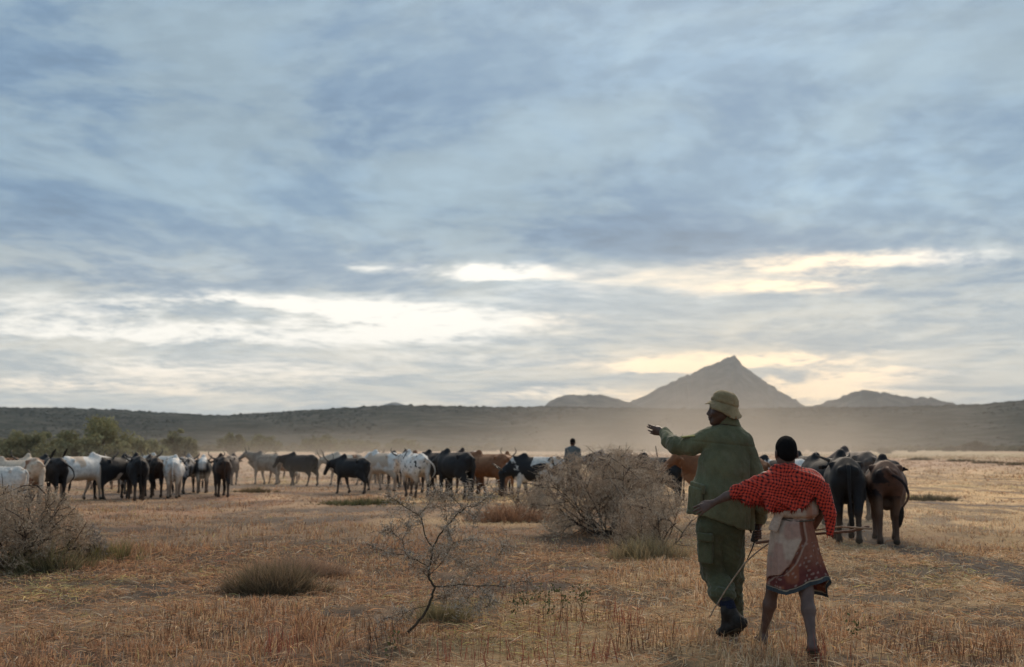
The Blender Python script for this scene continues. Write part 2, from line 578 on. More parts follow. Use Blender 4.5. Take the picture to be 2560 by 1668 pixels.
HB = hill_mat('bush_hill', (0.082, 0.080, 0.070), (0.030, 0.036, 0.030), 0.02)
HM = hill_mat('rock_hill', (0.115, 0.105, 0.095), (0.028, 0.032, 0.030), 0.013)
HILLS = []
HILLS.append(build_hill('hill_ridge', [(-400, 958), (-200, 952), (0, 948), (150, 949), (300, 955), (430, 963), (520, 966.5), (600, 962), (700, 955), (800, 949), (890, 944), (960, 943), (1050, 944.5), (1150, 947), (1260, 946), (1400, 948), (1500, 950), (1600, 951), (1700, 951), (1800, 949), (1900, 947), (2000, 948), (2100, 946), (2180, 944), (2230, 942), (2280, 940), (2330, 935.5), (2380, 931), (2500, 925), (2800, 930)], 2600, 1300, HB, 0.22, 3, 1.0, 4, 3.5))
HILLS.append(build_hill('mountain_peak', [(1380, 975), (1440, 948), (1465, 935), (1500, 918), (1540, 897), (1580, 880), (1620, 863), (1640, 853), (1660, 846), (1680, 837), (1692, 831), (1703, 828), (1709, 829.5), (1716, 838), (1728, 851), (1745, 864), (1780, 886), (1800, 901), (1830, 920), (1870, 942), (1910, 962), (1950, 980)], 7000, 2200, HM, 0.50, 11, 0.8, 3, 22.0, 40))
HILLS.append(build_hill('mountain_shoulder', [(1190, 965), (1240, 952), (1265, 944), (1278, 932), (1295, 924), (1320, 917), (1345, 918.5), (1370, 918), (1400, 919), (1425, 925), (1445, 930), (1465, 936), (1500, 948), (1560, 965)], 6200, 1500, HM, 0.4, 17, 0.8, 3, 16.0))
HILLS.append(build_hill('mountain_range', [(1820, 960), (1870, 946), (1900, 941), (1935, 930), (1965, 918), (1985, 911), (2008, 905), (2025, 907), (2045, 911), (2075, 915), (2100, 921), (2125, 925), (2150, 923), (2175, 926), (2205, 936), (2240, 943), (2300, 952), (2400, 962)], 6000, 1600, HM, 0.4, 23, 0.8, 3, 18.0))
HILLS.append(build_hill('far_knoll', [(850, 955), (885, 944), (898, 939), (912, 935.5), (926, 936), (938, 940), (955, 946), (1000, 958)], 9000, 900, HM, 0.2, 29, 0.8, 2, 5.0))


# bush cover on the ridge: one dark mass seen from the plain
def lump(n_seed, segs=(5, 3)):
    """a ragged low dome of bush"""
    rg = np.random.default_rng(n_seed)
    P = []
    for k, h in enumerate((0.0, 0.45, 0.85)):
        rr = (1.0, 0.95, 0.5)[k]
        for a in range(6):
            th = a * math.pi / 3 + k * 0.5
            q = rr * rg.uniform(0.75, 1.2)
            P.append((q * math.cos(th), q * math.sin(th), h * rg.uniform(0.85, 1.15)))
    P.append((0, 0, rg.uniform(0.95, 1.15)))
    F = []
    for k in range(2):
        for a in range(6):
            b = (a + 1) % 6
            F.append((k * 6 + a, k * 6 + b, (k + 1) * 6 + b)); F.append((k * 6 + a, (k + 1) * 6 + b, (k + 1) * 6 + a))
    for a in range(6):
        F.append((12 + a, 12 + (a + 1) % 6, 18))
    return np.array(P), np.array(F)


LUMPS = [lump(k) for k in range(6)]


def scatter_lumps(name, X, Y, Z, R, H, mat, col):
    Vs, Fs, Cs = [], [], []
    off = 0
    for k in range(6):
        sel = np.arange(len(X)) % 6 == k
        P, F = LUMPS[k]
        n = sel.sum()
        th = RNG.uniform(0, 6.28, n)
        c, s = np.cos(th)[:, None], np.sin(th)[:, None]
        vx = (P[:, 0] * c - P[:, 1] * s) * R[sel][:, None] + X[sel][:, None]
        vy = (P[:, 0] * s + P[:, 1] * c) * R[sel][:, None] + Y[sel][:, None]
        vz = P[None, :, 2] * H[sel][:, None] + Z[sel][:, None]
        Vs.append(np.stack([vx, vy, vz], -1).reshape(-1, 3))
        Fs.append((F[None] + (np.arange(n) * len(P))[:, None, None] + off).reshape(-1, 3))
        Cs.append(np.repeat(col[sel], len(P), 0))
        off += n * len(P)
    me = mesh_np(name, np.vstack(Vs), np.vstack(Fs), mat, False, np.vstack(Cs))
    return obj(name, me)


VEG = mat_vcol('distant_bush', 1.0, 0, 0.0)


def ridge_bush():
    az, H, dist, depth = HILLS[0][1]
    n = 9000
    k = RNG.integers(0, len(az), n)
    t = -RNG.random(n) ** 1.6
    t[: n // 3] = -RNG.random(n // 3) * 0.012
    a = az[k] + RNG.normal(0, 0.0004, n)
    r = dist + t * depth
    z = np.interp(a, az, H) * np.maximum(1 + t, 0) ** 1.25
    sz = RNG.uniform(0.8, 2.3, n) * (1 + 0.8 * RNG.random(n) ** 10)
    col = np.array([0.026, 0.032, 0.022]) * RNG.uniform(0.6, 1.5, (n, 1))
    o = scatter_lumps('hillside_bush', r * np.sin(a), r * np.cos(a), z - 0.6, sz * 1.5, sz, VEG, col)
    tag(o, kind='stuff')


ridge_bush()


def woodland_edge():
    """the thin belt of bush and small trees where the plain ends"""
    n = 5200
    u = RNG.uniform(-0.62, 0.62, n)
    r = 420 * (3.4 ** RNG.random(n))
    x, y = r * u, r
    keep = fbm(x * 0.012, y * 0.006, 3, 19) + RNG.uniform(-0.15, 0.15, n) + 0.12 * sstep(r, 420, 800) > 0.50
    x, y, r = x[keep], y[keep], r[keep]
    n = len(x)
    sz = RNG.uniform(0.7, 2.3, n) * (1 + 0.5 * RNG.random(n) ** 4)
    g = RNG.random((n, 1))
    col = np.array([0.060, 0.068, 0.036]) * (1 - g) + np.array([0.115, 0.088, 0.058]) * g
    o = scatter_lumps('distant_woodland', x, y, ground_z(x, y) - 0.1, sz * 1.15, sz * 1.15, VEG, col * RNG.uniform(0.7, 1.3, (n, 1)))
    tag(o, kind='stuff')


woodland_edge()


# ------------------------------------------------------------------ haze and the dust raised by the herd
def volume_mat(name, density, color, aniso):
    m = bpy.data.materials.new(name)
    m.use_nodes = True
    t = m.node_tree
    t.nodes.clear()
    out = t.nodes.new('ShaderNodeOutputMaterial')
    v = t.nodes.new('ShaderNodeVolumePrincipled')
    v.inputs['Color'].default_value = (*color, 1)
    v.inputs['Density'].default_value = density
    v.inputs['Anisotropy'].default_value = aniso
    t.links.new(v.outputs[0], out.inputs['Volume'])
    return m


def box_mesh(name, x0, x1, y0, y1, z0, z1, mat):
    V = [(x, y, z) for z in (z0, z1) for y in (y0, y1) for x in (x0, x1)]
    F = [(0, 2, 3, 1), (4, 5, 7, 6), (0, 1, 5, 4), (2, 6, 7, 3), (0, 4, 6, 2), (1, 3, 7, 5)]
    return mesh_np(name, np.array(V, float), np.array(F), mat, False)


HAZE = box_mesh('haze', -7000, 7000, -200, 11500, -8, 640, volume_mat('haze_air', 0.00005, (0.80, 0.91, 1.0), 0.0))
tag(obj('haze', HAZE), kind='stuff')


def dust_cloud(x0, x1, y0, y1, top, puffs, color=(0.93, 0.80, 0.67), aniso=0.2, rate=1.0, swirl=None):
    """drifting dust: a box of air in which puffs thin out smoothly in all directions; puffs = (px, dist, half width, half depth, height, density)"""
    m = volume_mat('dust_air', 0.0, color, aniso)
    g = NT(m.node_tree)
    v = [n for n in m.node_tree.nodes if n.type == 'PRINCIPLED_VOLUME'][0]
    co = g.n('ShaderNodeTexCoord').outputs['Object']
    acc = 0.0
    for px, dist, hw, hd, hh, dens in puffs:
        x, y = at_dist(px, dist)
        nd = g.n('ShaderNodeVectorMath', operation='MULTIPLY_ADD')
        g.put(nd.inputs[0], co); g.put(nd.inputs[1], (1 / hw, 1 / hd, 1 / hh)); g.put(nd.inputs[2], (-x / hw, -y / hd, 0.0))
        dt = g.n('ShaderNodeVectorMath', operation='DOT_PRODUCT')
        g.put(dt.inputs[0], nd.outputs[0]); g.put(dt.inputs[1], nd.outputs[0])
        acc = g.m('MULTIPLY_ADD', g.m('POWER', 0.5, dt.outputs['Value']), dens, acc)
    if swirl:
        nz, _ = g.noise(co, swirl, 1.5, 0.5)
        acc = g.mul(acc, g.smooth(nz, 0.30, 0.70, 0.30, 1.70))
    g.put(v.inputs['Density'], acc)
    m.cycles.volume_step_rate = rate
    tag(obj('dust_cloud', box_mesh('dust_cloud', x0, x1, y0, y1, -0.5, top, m)), kind='stuff')


dust_cloud(-140, 220, 90, 480, 42, [
    (1850, 300, 26, 70, 14, 0.0074), (1480, 250, 24, 55, 7, 0.0042), (1050, 200, 24, 45, 3.0, 0.0033), (650, 150, 14, 32, 2.3, 0.0042), (2000, 250, 24, 50, 3.5, 0.0030)], swirl=0.035)
dust_cloud(-22, 26, 34, 88, 6, [
    (900, 62, 12, 11, 1.3, 0.008), (600, 52, 7, 8, 1.1, 0.009), (1700, 66, 12, 11, 1.8, 0.007), (2000, 44, 7, 6, 1.0, 0.009), (1150, 45, 8, 5, 0.7, 0.014), (380, 42, 6, 4, 0.6, 0.014)])
dust_cloud(2.2, 9.5, 15.5, 26, 1.6, [(2170, 20, 2.2, 2.0, 0.28, 0.03), (2050, 22, 2.0, 2.0, 0.35, 0.03)])

# ------------------------------------------------------------------ smooth bodies: blended rounded forms turned into one skin
class Body:
    """forms blended into one another; mesh() walks the grid and returns one continuous surface"""
    def __init__(self):
        self.ops = []

    def cone(self, a, b, ra, rb, k=0.02, sub=False):
        self.ops.append(('c', np.array(a, float), np.array(b, float), ra, rb, k, sub)); return self

    def chain(self, pts, rads, k=0.02):
        for p, q, r, s in zip(pts[:-1], pts[1:], rads[:-1], rads[1:]):
            self.cone(p, q, r, s, k)
        return self

    def ell(self, c, r, k=0.02, rot=None, sub=False):
        M = np.array(Matrix.Identity(3) if rot is None else __import__('mathutils').Euler(rot).to_matrix())
        self.ops.append(('e', np.array(c, float), np.array(r, float), M, k, sub)); return self

    def flat(self, a, b, ra, rb, wide, k=0.02, sub=False):
        """tapered limb with an elliptical section: ra/rb = (half width along 'wide', half thickness)"""
        self.ops.append(('f', np.array(a, float), np.array(b, float), ra, rb, np.array(wide, float), k, sub)); return self

    def box(self, c, h, rr, k=0.01, rot=None, sub=False):
        M = np.array(Matrix.Identity(3) if rot is None else __import__('mathutils').Euler(rot).to_matrix())
        self.ops.append(('b', np.array(c, float), np.array(h, float), rr, M, k, sub)); return self

    def bounds(self):
        lo, hi = np.full(3, 1e9), np.full(3, -1e9)
        for o in self.ops:
            if o[-1]:
                continue
            if o[0] == 'c':
                r = max(o[3], o[4]); a, b = np.minimum(o[1], o[2]) - r, np.maximum(o[1], o[2]) + r
            elif o[0] == 'f':
                r = max(*o[3], *o[4]); a, b = np.minimum(o[1], o[2]) - r, np.maximum(o[1], o[2]) + r
            elif o[0] == 'e':
                r = max(o[2]); a, b = o[1] - r, o[1] + r
            else:
                r = float(np.linalg.norm(o[2])) + o[3]; a, b = o[1] - r, o[1] + r
            lo, hi = np.minimum(lo, a), np.maximum(hi, b)
        return lo, hi

    def dist(self, P):
        d = np.full(len(P), 1e3)
        for o in self.ops:
            if o[0] == 'c':
                _, a, b, ra, rb, k, sub = o
                ab = b - a
                t = np.clip((P - a) @ ab / max(ab @ ab, 1e-12), 0, 1)
                e = np.linalg.norm(P - a - t[:, None] * ab, axis=1) - (ra + (rb - ra) * t)
            elif o[0] == 'f':
                _, a, b, ra, rb, wide, k, sub = o
                ab = b - a; L = math.sqrt(ab @ ab)
                w = ab / L
                u = wide - w * (wide @ w); u = u / np.linalg.norm(u)
                v = np.cross(w, u)
                q = P - a
                s = q @ w
                t = np.clip(s / L, 0, 1)
                rx = ra[0] + (rb[0] - ra[0]) * t; ry = ra[1] + (rb[1] - ra[1]) * t
                m = np.minimum(rx, ry)
                qx, qy, qz = (q @ u) / rx, (q @ v) / ry, (s - t * L) / m
                k0 = np.sqrt(qx * qx + qy * qy + qz * qz) + 1e-9
                k1 = np.sqrt((qx / rx) ** 2 + (qy / ry) ** 2 + (qz / m) ** 2) + 1e-9
                e = k0 * (k0 - 1) / k1
            elif o[0] == 'e':
                _, c, r, M, k, sub = o
                q = (P - c) @ M
                k0 = np.linalg.norm(q / r, axis=1) + 1e-9
                k1 = np.linalg.norm(q / (r * r), axis=1) + 1e-9
                e = k0 * (k0 - 1) / k1
            else:
                _, c, h, rr, M, k, sub = o
                q = np.abs((P - c) @ M) - h
                e = np.linalg.norm(np.maximum(q, 0), axis=1) + np.minimum(q.max(1), 0) - rr
            if sub:
                h_ = np.clip(0.5 - 0.5 * (d + e) / k, 0, 1)
                d = d * (1 - h_) - e * h_ + k * h_ * (1 - h_)
            else:
                h_ = np.clip(0.5 + 0.5 * (d - e) / k, 0, 1)
                d = d * (1 - h_) + e * h_ - k * h_ * (1 - h_)
        return d

    def mesh(self, h, cut=None):
        lo, hi = self.bounds()
        lo = lo - 4 * h; hi = hi + 4 * h
        n = (np.ceil((hi - lo) / (4 * h)).astype(int) + 1)
        ax = [lo[i] + np.arange(n[i] + 1) * 4 * h for i in range(3)]
        G = np.stack(np.meshgrid(*ax, indexing='ij'), -1)
        f = (lambda P: np.maximum(self.dist(P), cut(P))) if cut else self.dist
        C = f(G.reshape(-1, 3)).reshape(G.shape[:3])
        # upsample the coarse field, then redo the samples near the surface
        N = 4 * n + 1
        fine = np.repeat(np.repeat(np.repeat(C, 4, 0), 4, 1), 4, 2)[:N[0], :N[1], :N[2]].copy()
        near = np.abs(fine) < 4 * h * 2.6
        I = np.argwhere(near)
        fine[near] = f(lo + I * h)
        return nets(fine, lo, h)


def nets(F, lo, h):
    Sg = F < 0
    c = [Sg[i:F.shape[0] - 1 + i, j:F.shape[1] - 1 + j, k:F.shape[2] - 1 + k] for i in (0, 1) for j in (0, 1) for k in (0, 1)]
    al = np.logical_and.reduce(c); an = np.logical_or.reduce(c)
    act = an & ~al
    cells = np.argwhere(act)
    idx = np.full(act.shape, -1, np.int64)
    idx[act] = np.arange(len(cells))
    acc = np.zeros((len(cells), 3)); cnt = np.zeros(len(cells))
    for ax in range(3):
        o1, o2 = [a for a in range(3) if a != ax]
        for u in (0, 1):
            for v in (0, 1):
                p = cells.copy(); p[:, o1] += u; p[:, o2] += v
                q = p.copy(); q[:, ax] += 1
                fp = F[p[:, 0], p[:, 1], p[:, 2]]; fq = F[q[:, 0], q[:, 1], q[:, 2]]
                s = (fp < 0) != (fq < 0)
                t = np.where(s, fp / np.where(s, fp - fq, 1), 0)
                pos = p.astype(float); pos[:, ax] += t
                acc[s] += pos[s]; cnt[s] += 1
    V = lo + acc / cnt[:, None] * h
    quads = []
    for ax in range(3):
        o1, o2 = [(1, 2), (2, 0), (0, 1)][ax]
        a = [slice(None)] * 3; b = [slice(None)] * 3
        a[ax] = slice(0, -1); b[ax] = slice(1, None)
        ch = Sg[tuple(a)] != Sg[tuple(b)]
        E = np.argwhere(ch)
        E = E[(E[:, o1] > 0) & (E[:, o2] > 0) & (E[:, o1] < F.shape[o1] - 1) & (E[:, o2] < F.shape[o2] - 1)]
        ins = Sg[E[:, 0], E[:, 1], E[:, 2]]
        def ci(d1, d2):
            p = E.copy(); p[:, o1] += d1; p[:, o2] += d2
            return idx[p[:, 0], p[:, 1], p[:, 2]]
        q = np.stack([ci(-1, -1), ci(0, -1), ci(0, 0), ci(-1, 0)], 1)
        q[~ins] = q[~ins][:, ::-1]
        quads.append(q)
    return V, np.vstack(quads)


def normals(V, F):
    a, b, c = V[F[:, 0]], V[F[:, 1]], V[F[:, 2]]
    n = np.cross(b - a, V[F[:, -1]] - a) if F.shape[1] == 4 else np.cross(b - a, c - a)
    N = np.zeros_like(V)
    for k in range(F.shape[1]):
        np.add.at(N, F[:, k], n)
    return N / (np.linalg.norm(N, axis=1)[:, None] + 1e-12)


def relax(V, F, it=2, lam=0.5):
    for _ in range(it):
        A = np.zeros_like(V); n = np.zeros(len(V))
        for k in range(F.shape[1]):
            i, j = F[:, k], F[:, (k + 1) % F.shape[1]]
            np.add.at(A, i, V[j]); np.add.at(A, j, V[i])
            np.add.at(n, i, 1); np.add.at(n, j, 1)
        V = V + lam * (A / n[:, None] - V)
    return V


def tube(pts, rads, sides=6, cap=True):
    """tapered tube along a polyline -> V, F (quads; end caps as degenerate fans)"""
    P = np.array(pts, float); n = len(P)
    T = np.gradient(P, axis=0); T /= np.linalg.norm(T, axis=1)[:, None] + 1e-12
    ref = np.array([0.0, 0, 1]) if abs(T[0][2]) < 0.9 else np.array([1.0, 0, 0])
    V = []
    u = np.cross(T[0], ref); u /= np.linalg.norm(u)
    for i in range(n):
        u = u - T[i] * (u @ T[i]); u /= np.linalg.norm(u) + 1e-12
        v = np.cross(T[i], u)
        for k in range(sides):
            a = 2 * math.pi * k / sides
            V.append(P[i] + rads[i] * (math.cos(a) * u + math.sin(a) * v))
    F = [(i * sides + k, i * sides + (k + 1) % sides, (i + 1) * sides + (k + 1) % sides, (i + 1) * sides + k) for i in range(n - 1) for k in range(sides)]
    V.append(P[0]); V.append(P[-1])
    a, b = len(V) - 2, len(V) - 1
    T3 = [(a, (k + 1) % sides, k) for k in range(sides)] + [(b, (n - 1) * sides + k, (n - 1) * sides + (k + 1) % sides) for k in range(sides)]
    tri = [(f[0], f[1], f[2]) for f in F] + [(f[0], f[2], f[3]) for f in F] + T3
    return np.array(V), np.array(tri)


def join(parts):
    Vs, Fs, o = [], [], 0
    for V, F in parts:
        Vs.append(V); Fs.append(F + o); o += len(V)
    return np.vstack(Vs), np.vstack(Fs)


def spline(pts, n):
    """Catmull-Rom through points"""
    P = np.array(pts, float)
    P = np.vstack([2 * P[0] - P[1], P, 2 * P[-1] - P[-2]])
    out = []
    m = len(P) - 3
    for s in np.linspace(0, m - 1e-9, n):
        i = int(s); t = s - i
        a, b, c, d = P[i:i + 4]
        out.append(0.5 * ((2 * b) + (-a + c) * t + (2 * a - 5 * b + 4 * c - d) * t * t + (-a + 3 * b - 3 * c + d) * t ** 3))
    return np.array(out)

# ------------------------------------------------------------------ zebu cattle
def zebu_mesh(pose):
    """one animal, forward = +Y, feet at z = 0, about 1.25 m at the hump; pose: legs = 4 swings (fl, fr, hl, hr), head = (pitch, yaw), fat, hump"""
    sw = pose.get('legs', (0.1, -0.1, -0.1, 0.1))
    pitch, yaw = pose.get('head', (0.0, 0.0))
    fat = pose.get('fat', 1.0); hump = pose.get('hump', 1.0)
    B = Body()
    # trunk: deep chest, belly rising to the flank, bony rump
    B.ell((0, 0.42, 0.82), (0.205 * fat, 0.34, 0.315), 0.05)
    B.ell((0, 0.02, 0.82), (0.275 * fat, 0.46, 0.305), 0.10)
    B.ell((0, -0.22, 0.80), (0.27 * fat, 0.34, 0.28), 0.10)
    B.ell((0, -0.52, 0.90), (0.205, 0.27, 0.235), 0.09)
    B.cone((0, 0.50, 1.06), (0, -0.55, 1.09), 0.055, 0.05, 0.09)            # back line
    B.cone((-0.19, -0.42, 1.05), (0.19, -0.42, 1.05), 0.045, 0.045, 0.05)   # hip bones
    B.cone((-0.10, -0.74, 0.98), (0.10, -0.74, 0.98), 0.04, 0.04, 0.06)     # pin bones
    B.cone((0, -0.60, 1.08), (0, -0.74, 1.02), 0.05, 0.045, 0.05)
    for s in (-1, 1):
        B.ell((0.285 * s * fat, -0.27, 1.03), (0.07, 0.13, 0.07), 0.07, None, True)     # hollow of the flank
    # hump
    B.ell((0, 0.44, 1.12), (0.075, 0.16, 0.10 * hump), 0.06)
    B.ell((0, 0.39, 1.165 + 0.03 * hump), (0.052, 0.085, 0.062 * hump), 0.05)
    # neck, dewlap, head
    cy, sy = math.cos(yaw), math.sin(yaw)
    def hd(f, up, side=0.0):
        f2 = f * math.cos(pitch) - up * math.sin(pitch); u2 = f * math.sin(pitch) + up * math.cos(pitch)
        return np.array([-f2 * sy + side * cy, f2 * cy + side * sy, u2])
    nb = np.array([0, 0.64, 0.98])
    poll = nb + hd(0.42, 0.10)
    B.flat(nb + (0, -0.05, -0.02), poll + hd(-0.04, -0.05), (0.235, 0.115), (0.135, 0.085), (0, 0, 1), 0.07)
    B.flat((0, 0.62, 0.66), nb + hd(0.30, -0.20), (0.15, 0.035), (0.05, 0.02), (0, 0, 1), 0.06)
    B.ell(poll + hd(0.03, -0.02), (0.10, 0.11, 0.10), 0.05)
    fwd = pose.get('muzzle', (0.30, -0.30))
    mz = poll + hd(*fwd)
    B.cone(poll + hd(0.04, -0.03), mz, 0.092, 0.058, 0.04)
    B.ell(mz, (0.062, 0.062, 0.058), 0.03)
    # ears, out to the side
    for s in (-1, 1):
        e0 = poll + hd(-0.01, -0.03, 0.085 * s); e1 = poll + hd(-0.05, -0.06, 0.26 * s)
        B.flat(e0, (e0 + e1) / 2, (0.02, 0.018), (0.048, 0.016), (0, 0, 1), 0.02)
        B.flat((e0 + e1) / 2, e1, (0.048, 0.016), (0.016, 0.010), (0, 0, 1), 0.01)
    # legs
    for s, a in ((-1, sw[0]), (1, sw[1])):
        top = np.array([0.13 * s, 0.46, 0.66])
        kn = top + np.array([0.0, math.sin(a) * 0.32, -math.cos(a) * 0.32])
        kn[2] = max(kn[2], 0.33)
        lift = max(0.0, -a) * 0.5
        fet = np.array([kn[0], kn[1] + math.sin(a - 0.15 - lift) * 0.27, 0.07 + lift * 0.10])
        B.flat(top + (0, 0, 0.08), kn, (0.115, 0.075), (0.052, 0.048), (0, 1, 0), 0.05)
        B.ell(kn, (0.046, 0.05, 0.055), 0.02)
        B.cone(kn, fet, 0.040, 0.033, 0.02)
        B.cone(fet, fet + (0, 0.035, -0.035), 0.042, 0.05, 0.02)
    for s, a in ((-1, sw[2]), (1, sw[3])):
        hip = np.array([0.125 * s, -0.50, 0.84])
        st = hip + np.array([0.035 * s, 0.14 + 0.22 * math.sin(a), -0.22])
        hock = np.array([0.115 * s, -0.66 + 0.40 * math.sin(a), 0.40 + 0.03 * abs(a)])
        fet = np.array([0.115 * s, hock[1] + 0.04 + 0.24 * math.sin(a * 0.8), 0.07 + max(0, -a) * 0.10])
        B.flat(hip, st, (0.20, 0.10), (0.125, 0.075), (0, 1, 0), 0.07)
        B.flat(st + (0, -0.06, 0.03), hock, (0.13, 0.08), (0.058, 0.042), (0, 1, 0), 0.06)
        B.flat(hip + (0, -0.12, -0.02), hock + (0, 0.01, 0.04), (0.10, 0.08), (0.05, 0.04), (0, 1, 0), 0.06)
        B.cone(hock, fet, 0.044, 0.034, 0.02)
        B.cone(fet, fet + (0, 0.035, -0.035), 0.042, 0.052, 0.02)
    if pose.get('udder', False):
        B.ell((0, -0.40, 0.55), (0.10, 0.12, 0.09), 0.05)
    V, F = B.mesh(0.024)
    V = relax(V, F, 1, 0.4)
    return V, F, poll, hd


def horn_mesh(poll, hd, s, ln, up):
    p0 = poll + hd(0.0, 0.05, 0.06 * s)
    p1 = poll + hd(0.01, 0.09, 0.15 * s)
    p2 = poll + hd(0.03, 0.09 + 0.55 * ln * up, (0.15 + 0.38 * ln) * s)
    p3 = poll + hd(0.06, 0.09 + 1.0 * ln * up + 0.02, (0.15 + 0.42 * ln * (1.3 - up)) * s)
    P = spline([p0, p1, p2, p3], 8)
    return tube(P, np.linspace(0.030, 0.007, 8), 6)


def tail_mesh(kind):
    pts = {
        'hang': [(0, -0.76, 1.05), (0, -0.84, 0.95), (0, -0.84, 0.75), (0.01, -0.82, 0.55), (0.02, -0.80, 0.42)],
        'right': [(0, -0.76, 1.05), (0.05, -0.86, 0.98), (0.20, -0.88, 0.86), (0.26, -0.88, 0.68), (0.18, -0.86, 0.52)],
        'left': [(0, -0.76, 1.05), (-0.04, -0.86, 0.98), (-0.14, -0.88, 0.84), (-0.16, -0.88, 0.66), (-0.10, -0.86, 0.50)],
        'flick': [(0, -0.76, 1.05), (0.05, -0.85, 1.03), (0.13, -0.88, 0.94), (0.20, -0.87, 1.02), (0.27, -0.86, 1.14)],
    }[kind]
    P = spline(pts, 14)
    V1, F1 = tube(P, np.linspace(0.030, 0.012, 14), 6)
    d = P[-1] - P[-2]; d /= np.linalg.norm(d)
    if kind != 'flick':
        d = d * 0.4 + np.array([0, 0, -0.9]); d /= np.linalg.norm(d)
    Q = np.array([P[-1] - d * 0.02, P[-1] + d * 0.05, P[-1] + d * 0.13, P[-1] + d * 0.22, P[-1] + d * 0.27])
    V2, F2 = tube(Q, [0.012, 0.030, 0.034, 0.022, 0.004], 7)
    return (V1, F1), (V2, F2)


def coat(name, base, patch=None, cover=0.0, scale=2.2, legs=None, belly=None, seed=0.0, back=None, speck=0.0):
    """short hair: a ground colour with large patches in another; darker legs, a paler belly or a stripe along the back where the animal has them"""
    m, g, b = new_mat('hide_' + name)
    co = g.n('ShaderNodeTexCoord').outputs['Object']
    x, y, z = g.sep(co)
    v = g.vmath('ADD', co, (seed * 3.7, seed * 1.9, seed * 5.3))
    f, _ = g.noise(v, 14.0, 4.0, 0.6)
    c = g.mix(g.smooth(f, 0.3, 0.7), tuple(q * 0.82 for q in base), tuple(min(q * 1.15, 1) for q in base))
    if patch:
        n, _ = g.noise(v, scale, 3.0, 0.5, 0.6)
        c = g.mix(g.smooth(n, cover - 0.02, cover + 0.02), patch, c)
    if speck:
        n2, _ = g.noise(v, 11.0, 2.0, 0.5, 0.4)
        c = g.mix(g.smooth(n2, 0.60, 0.64), c, patch)
    if back:
        n3, _ = g.noise(v, 5.0, 3.0, 0.5)
        e = g.m('ABSOLUTE', g.add(x, g.mul(g.sub(n3, 0.5), 0.18)))
        c = g.mix(g.mul(g.smooth(e, 0.16, 0.07), g.smooth(z, 0.72, 0.86)), c, back)
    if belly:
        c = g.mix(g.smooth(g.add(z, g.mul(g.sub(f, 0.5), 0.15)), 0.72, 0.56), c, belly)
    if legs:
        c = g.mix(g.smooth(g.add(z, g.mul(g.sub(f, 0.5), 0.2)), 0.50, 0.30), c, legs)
    # dusty hooves and lower legs
    c = g.mix(g.smooth(z, 0.08, 0.05), c, (0.03, 0.026, 0.022))
    c = g.mix(g.mul(g.smooth(z, 0.45, 0.05), 0.25), c, (0.20, 0.15, 0.11))
    g.put(b.inputs['Base Color'], c)
    b.inputs['Roughness'].default_value = 0.72
    b.inputs['Specular IOR Level'].default_value = 0.25
    set_bump(g, b, f, 0.25, 0.01)
    return m


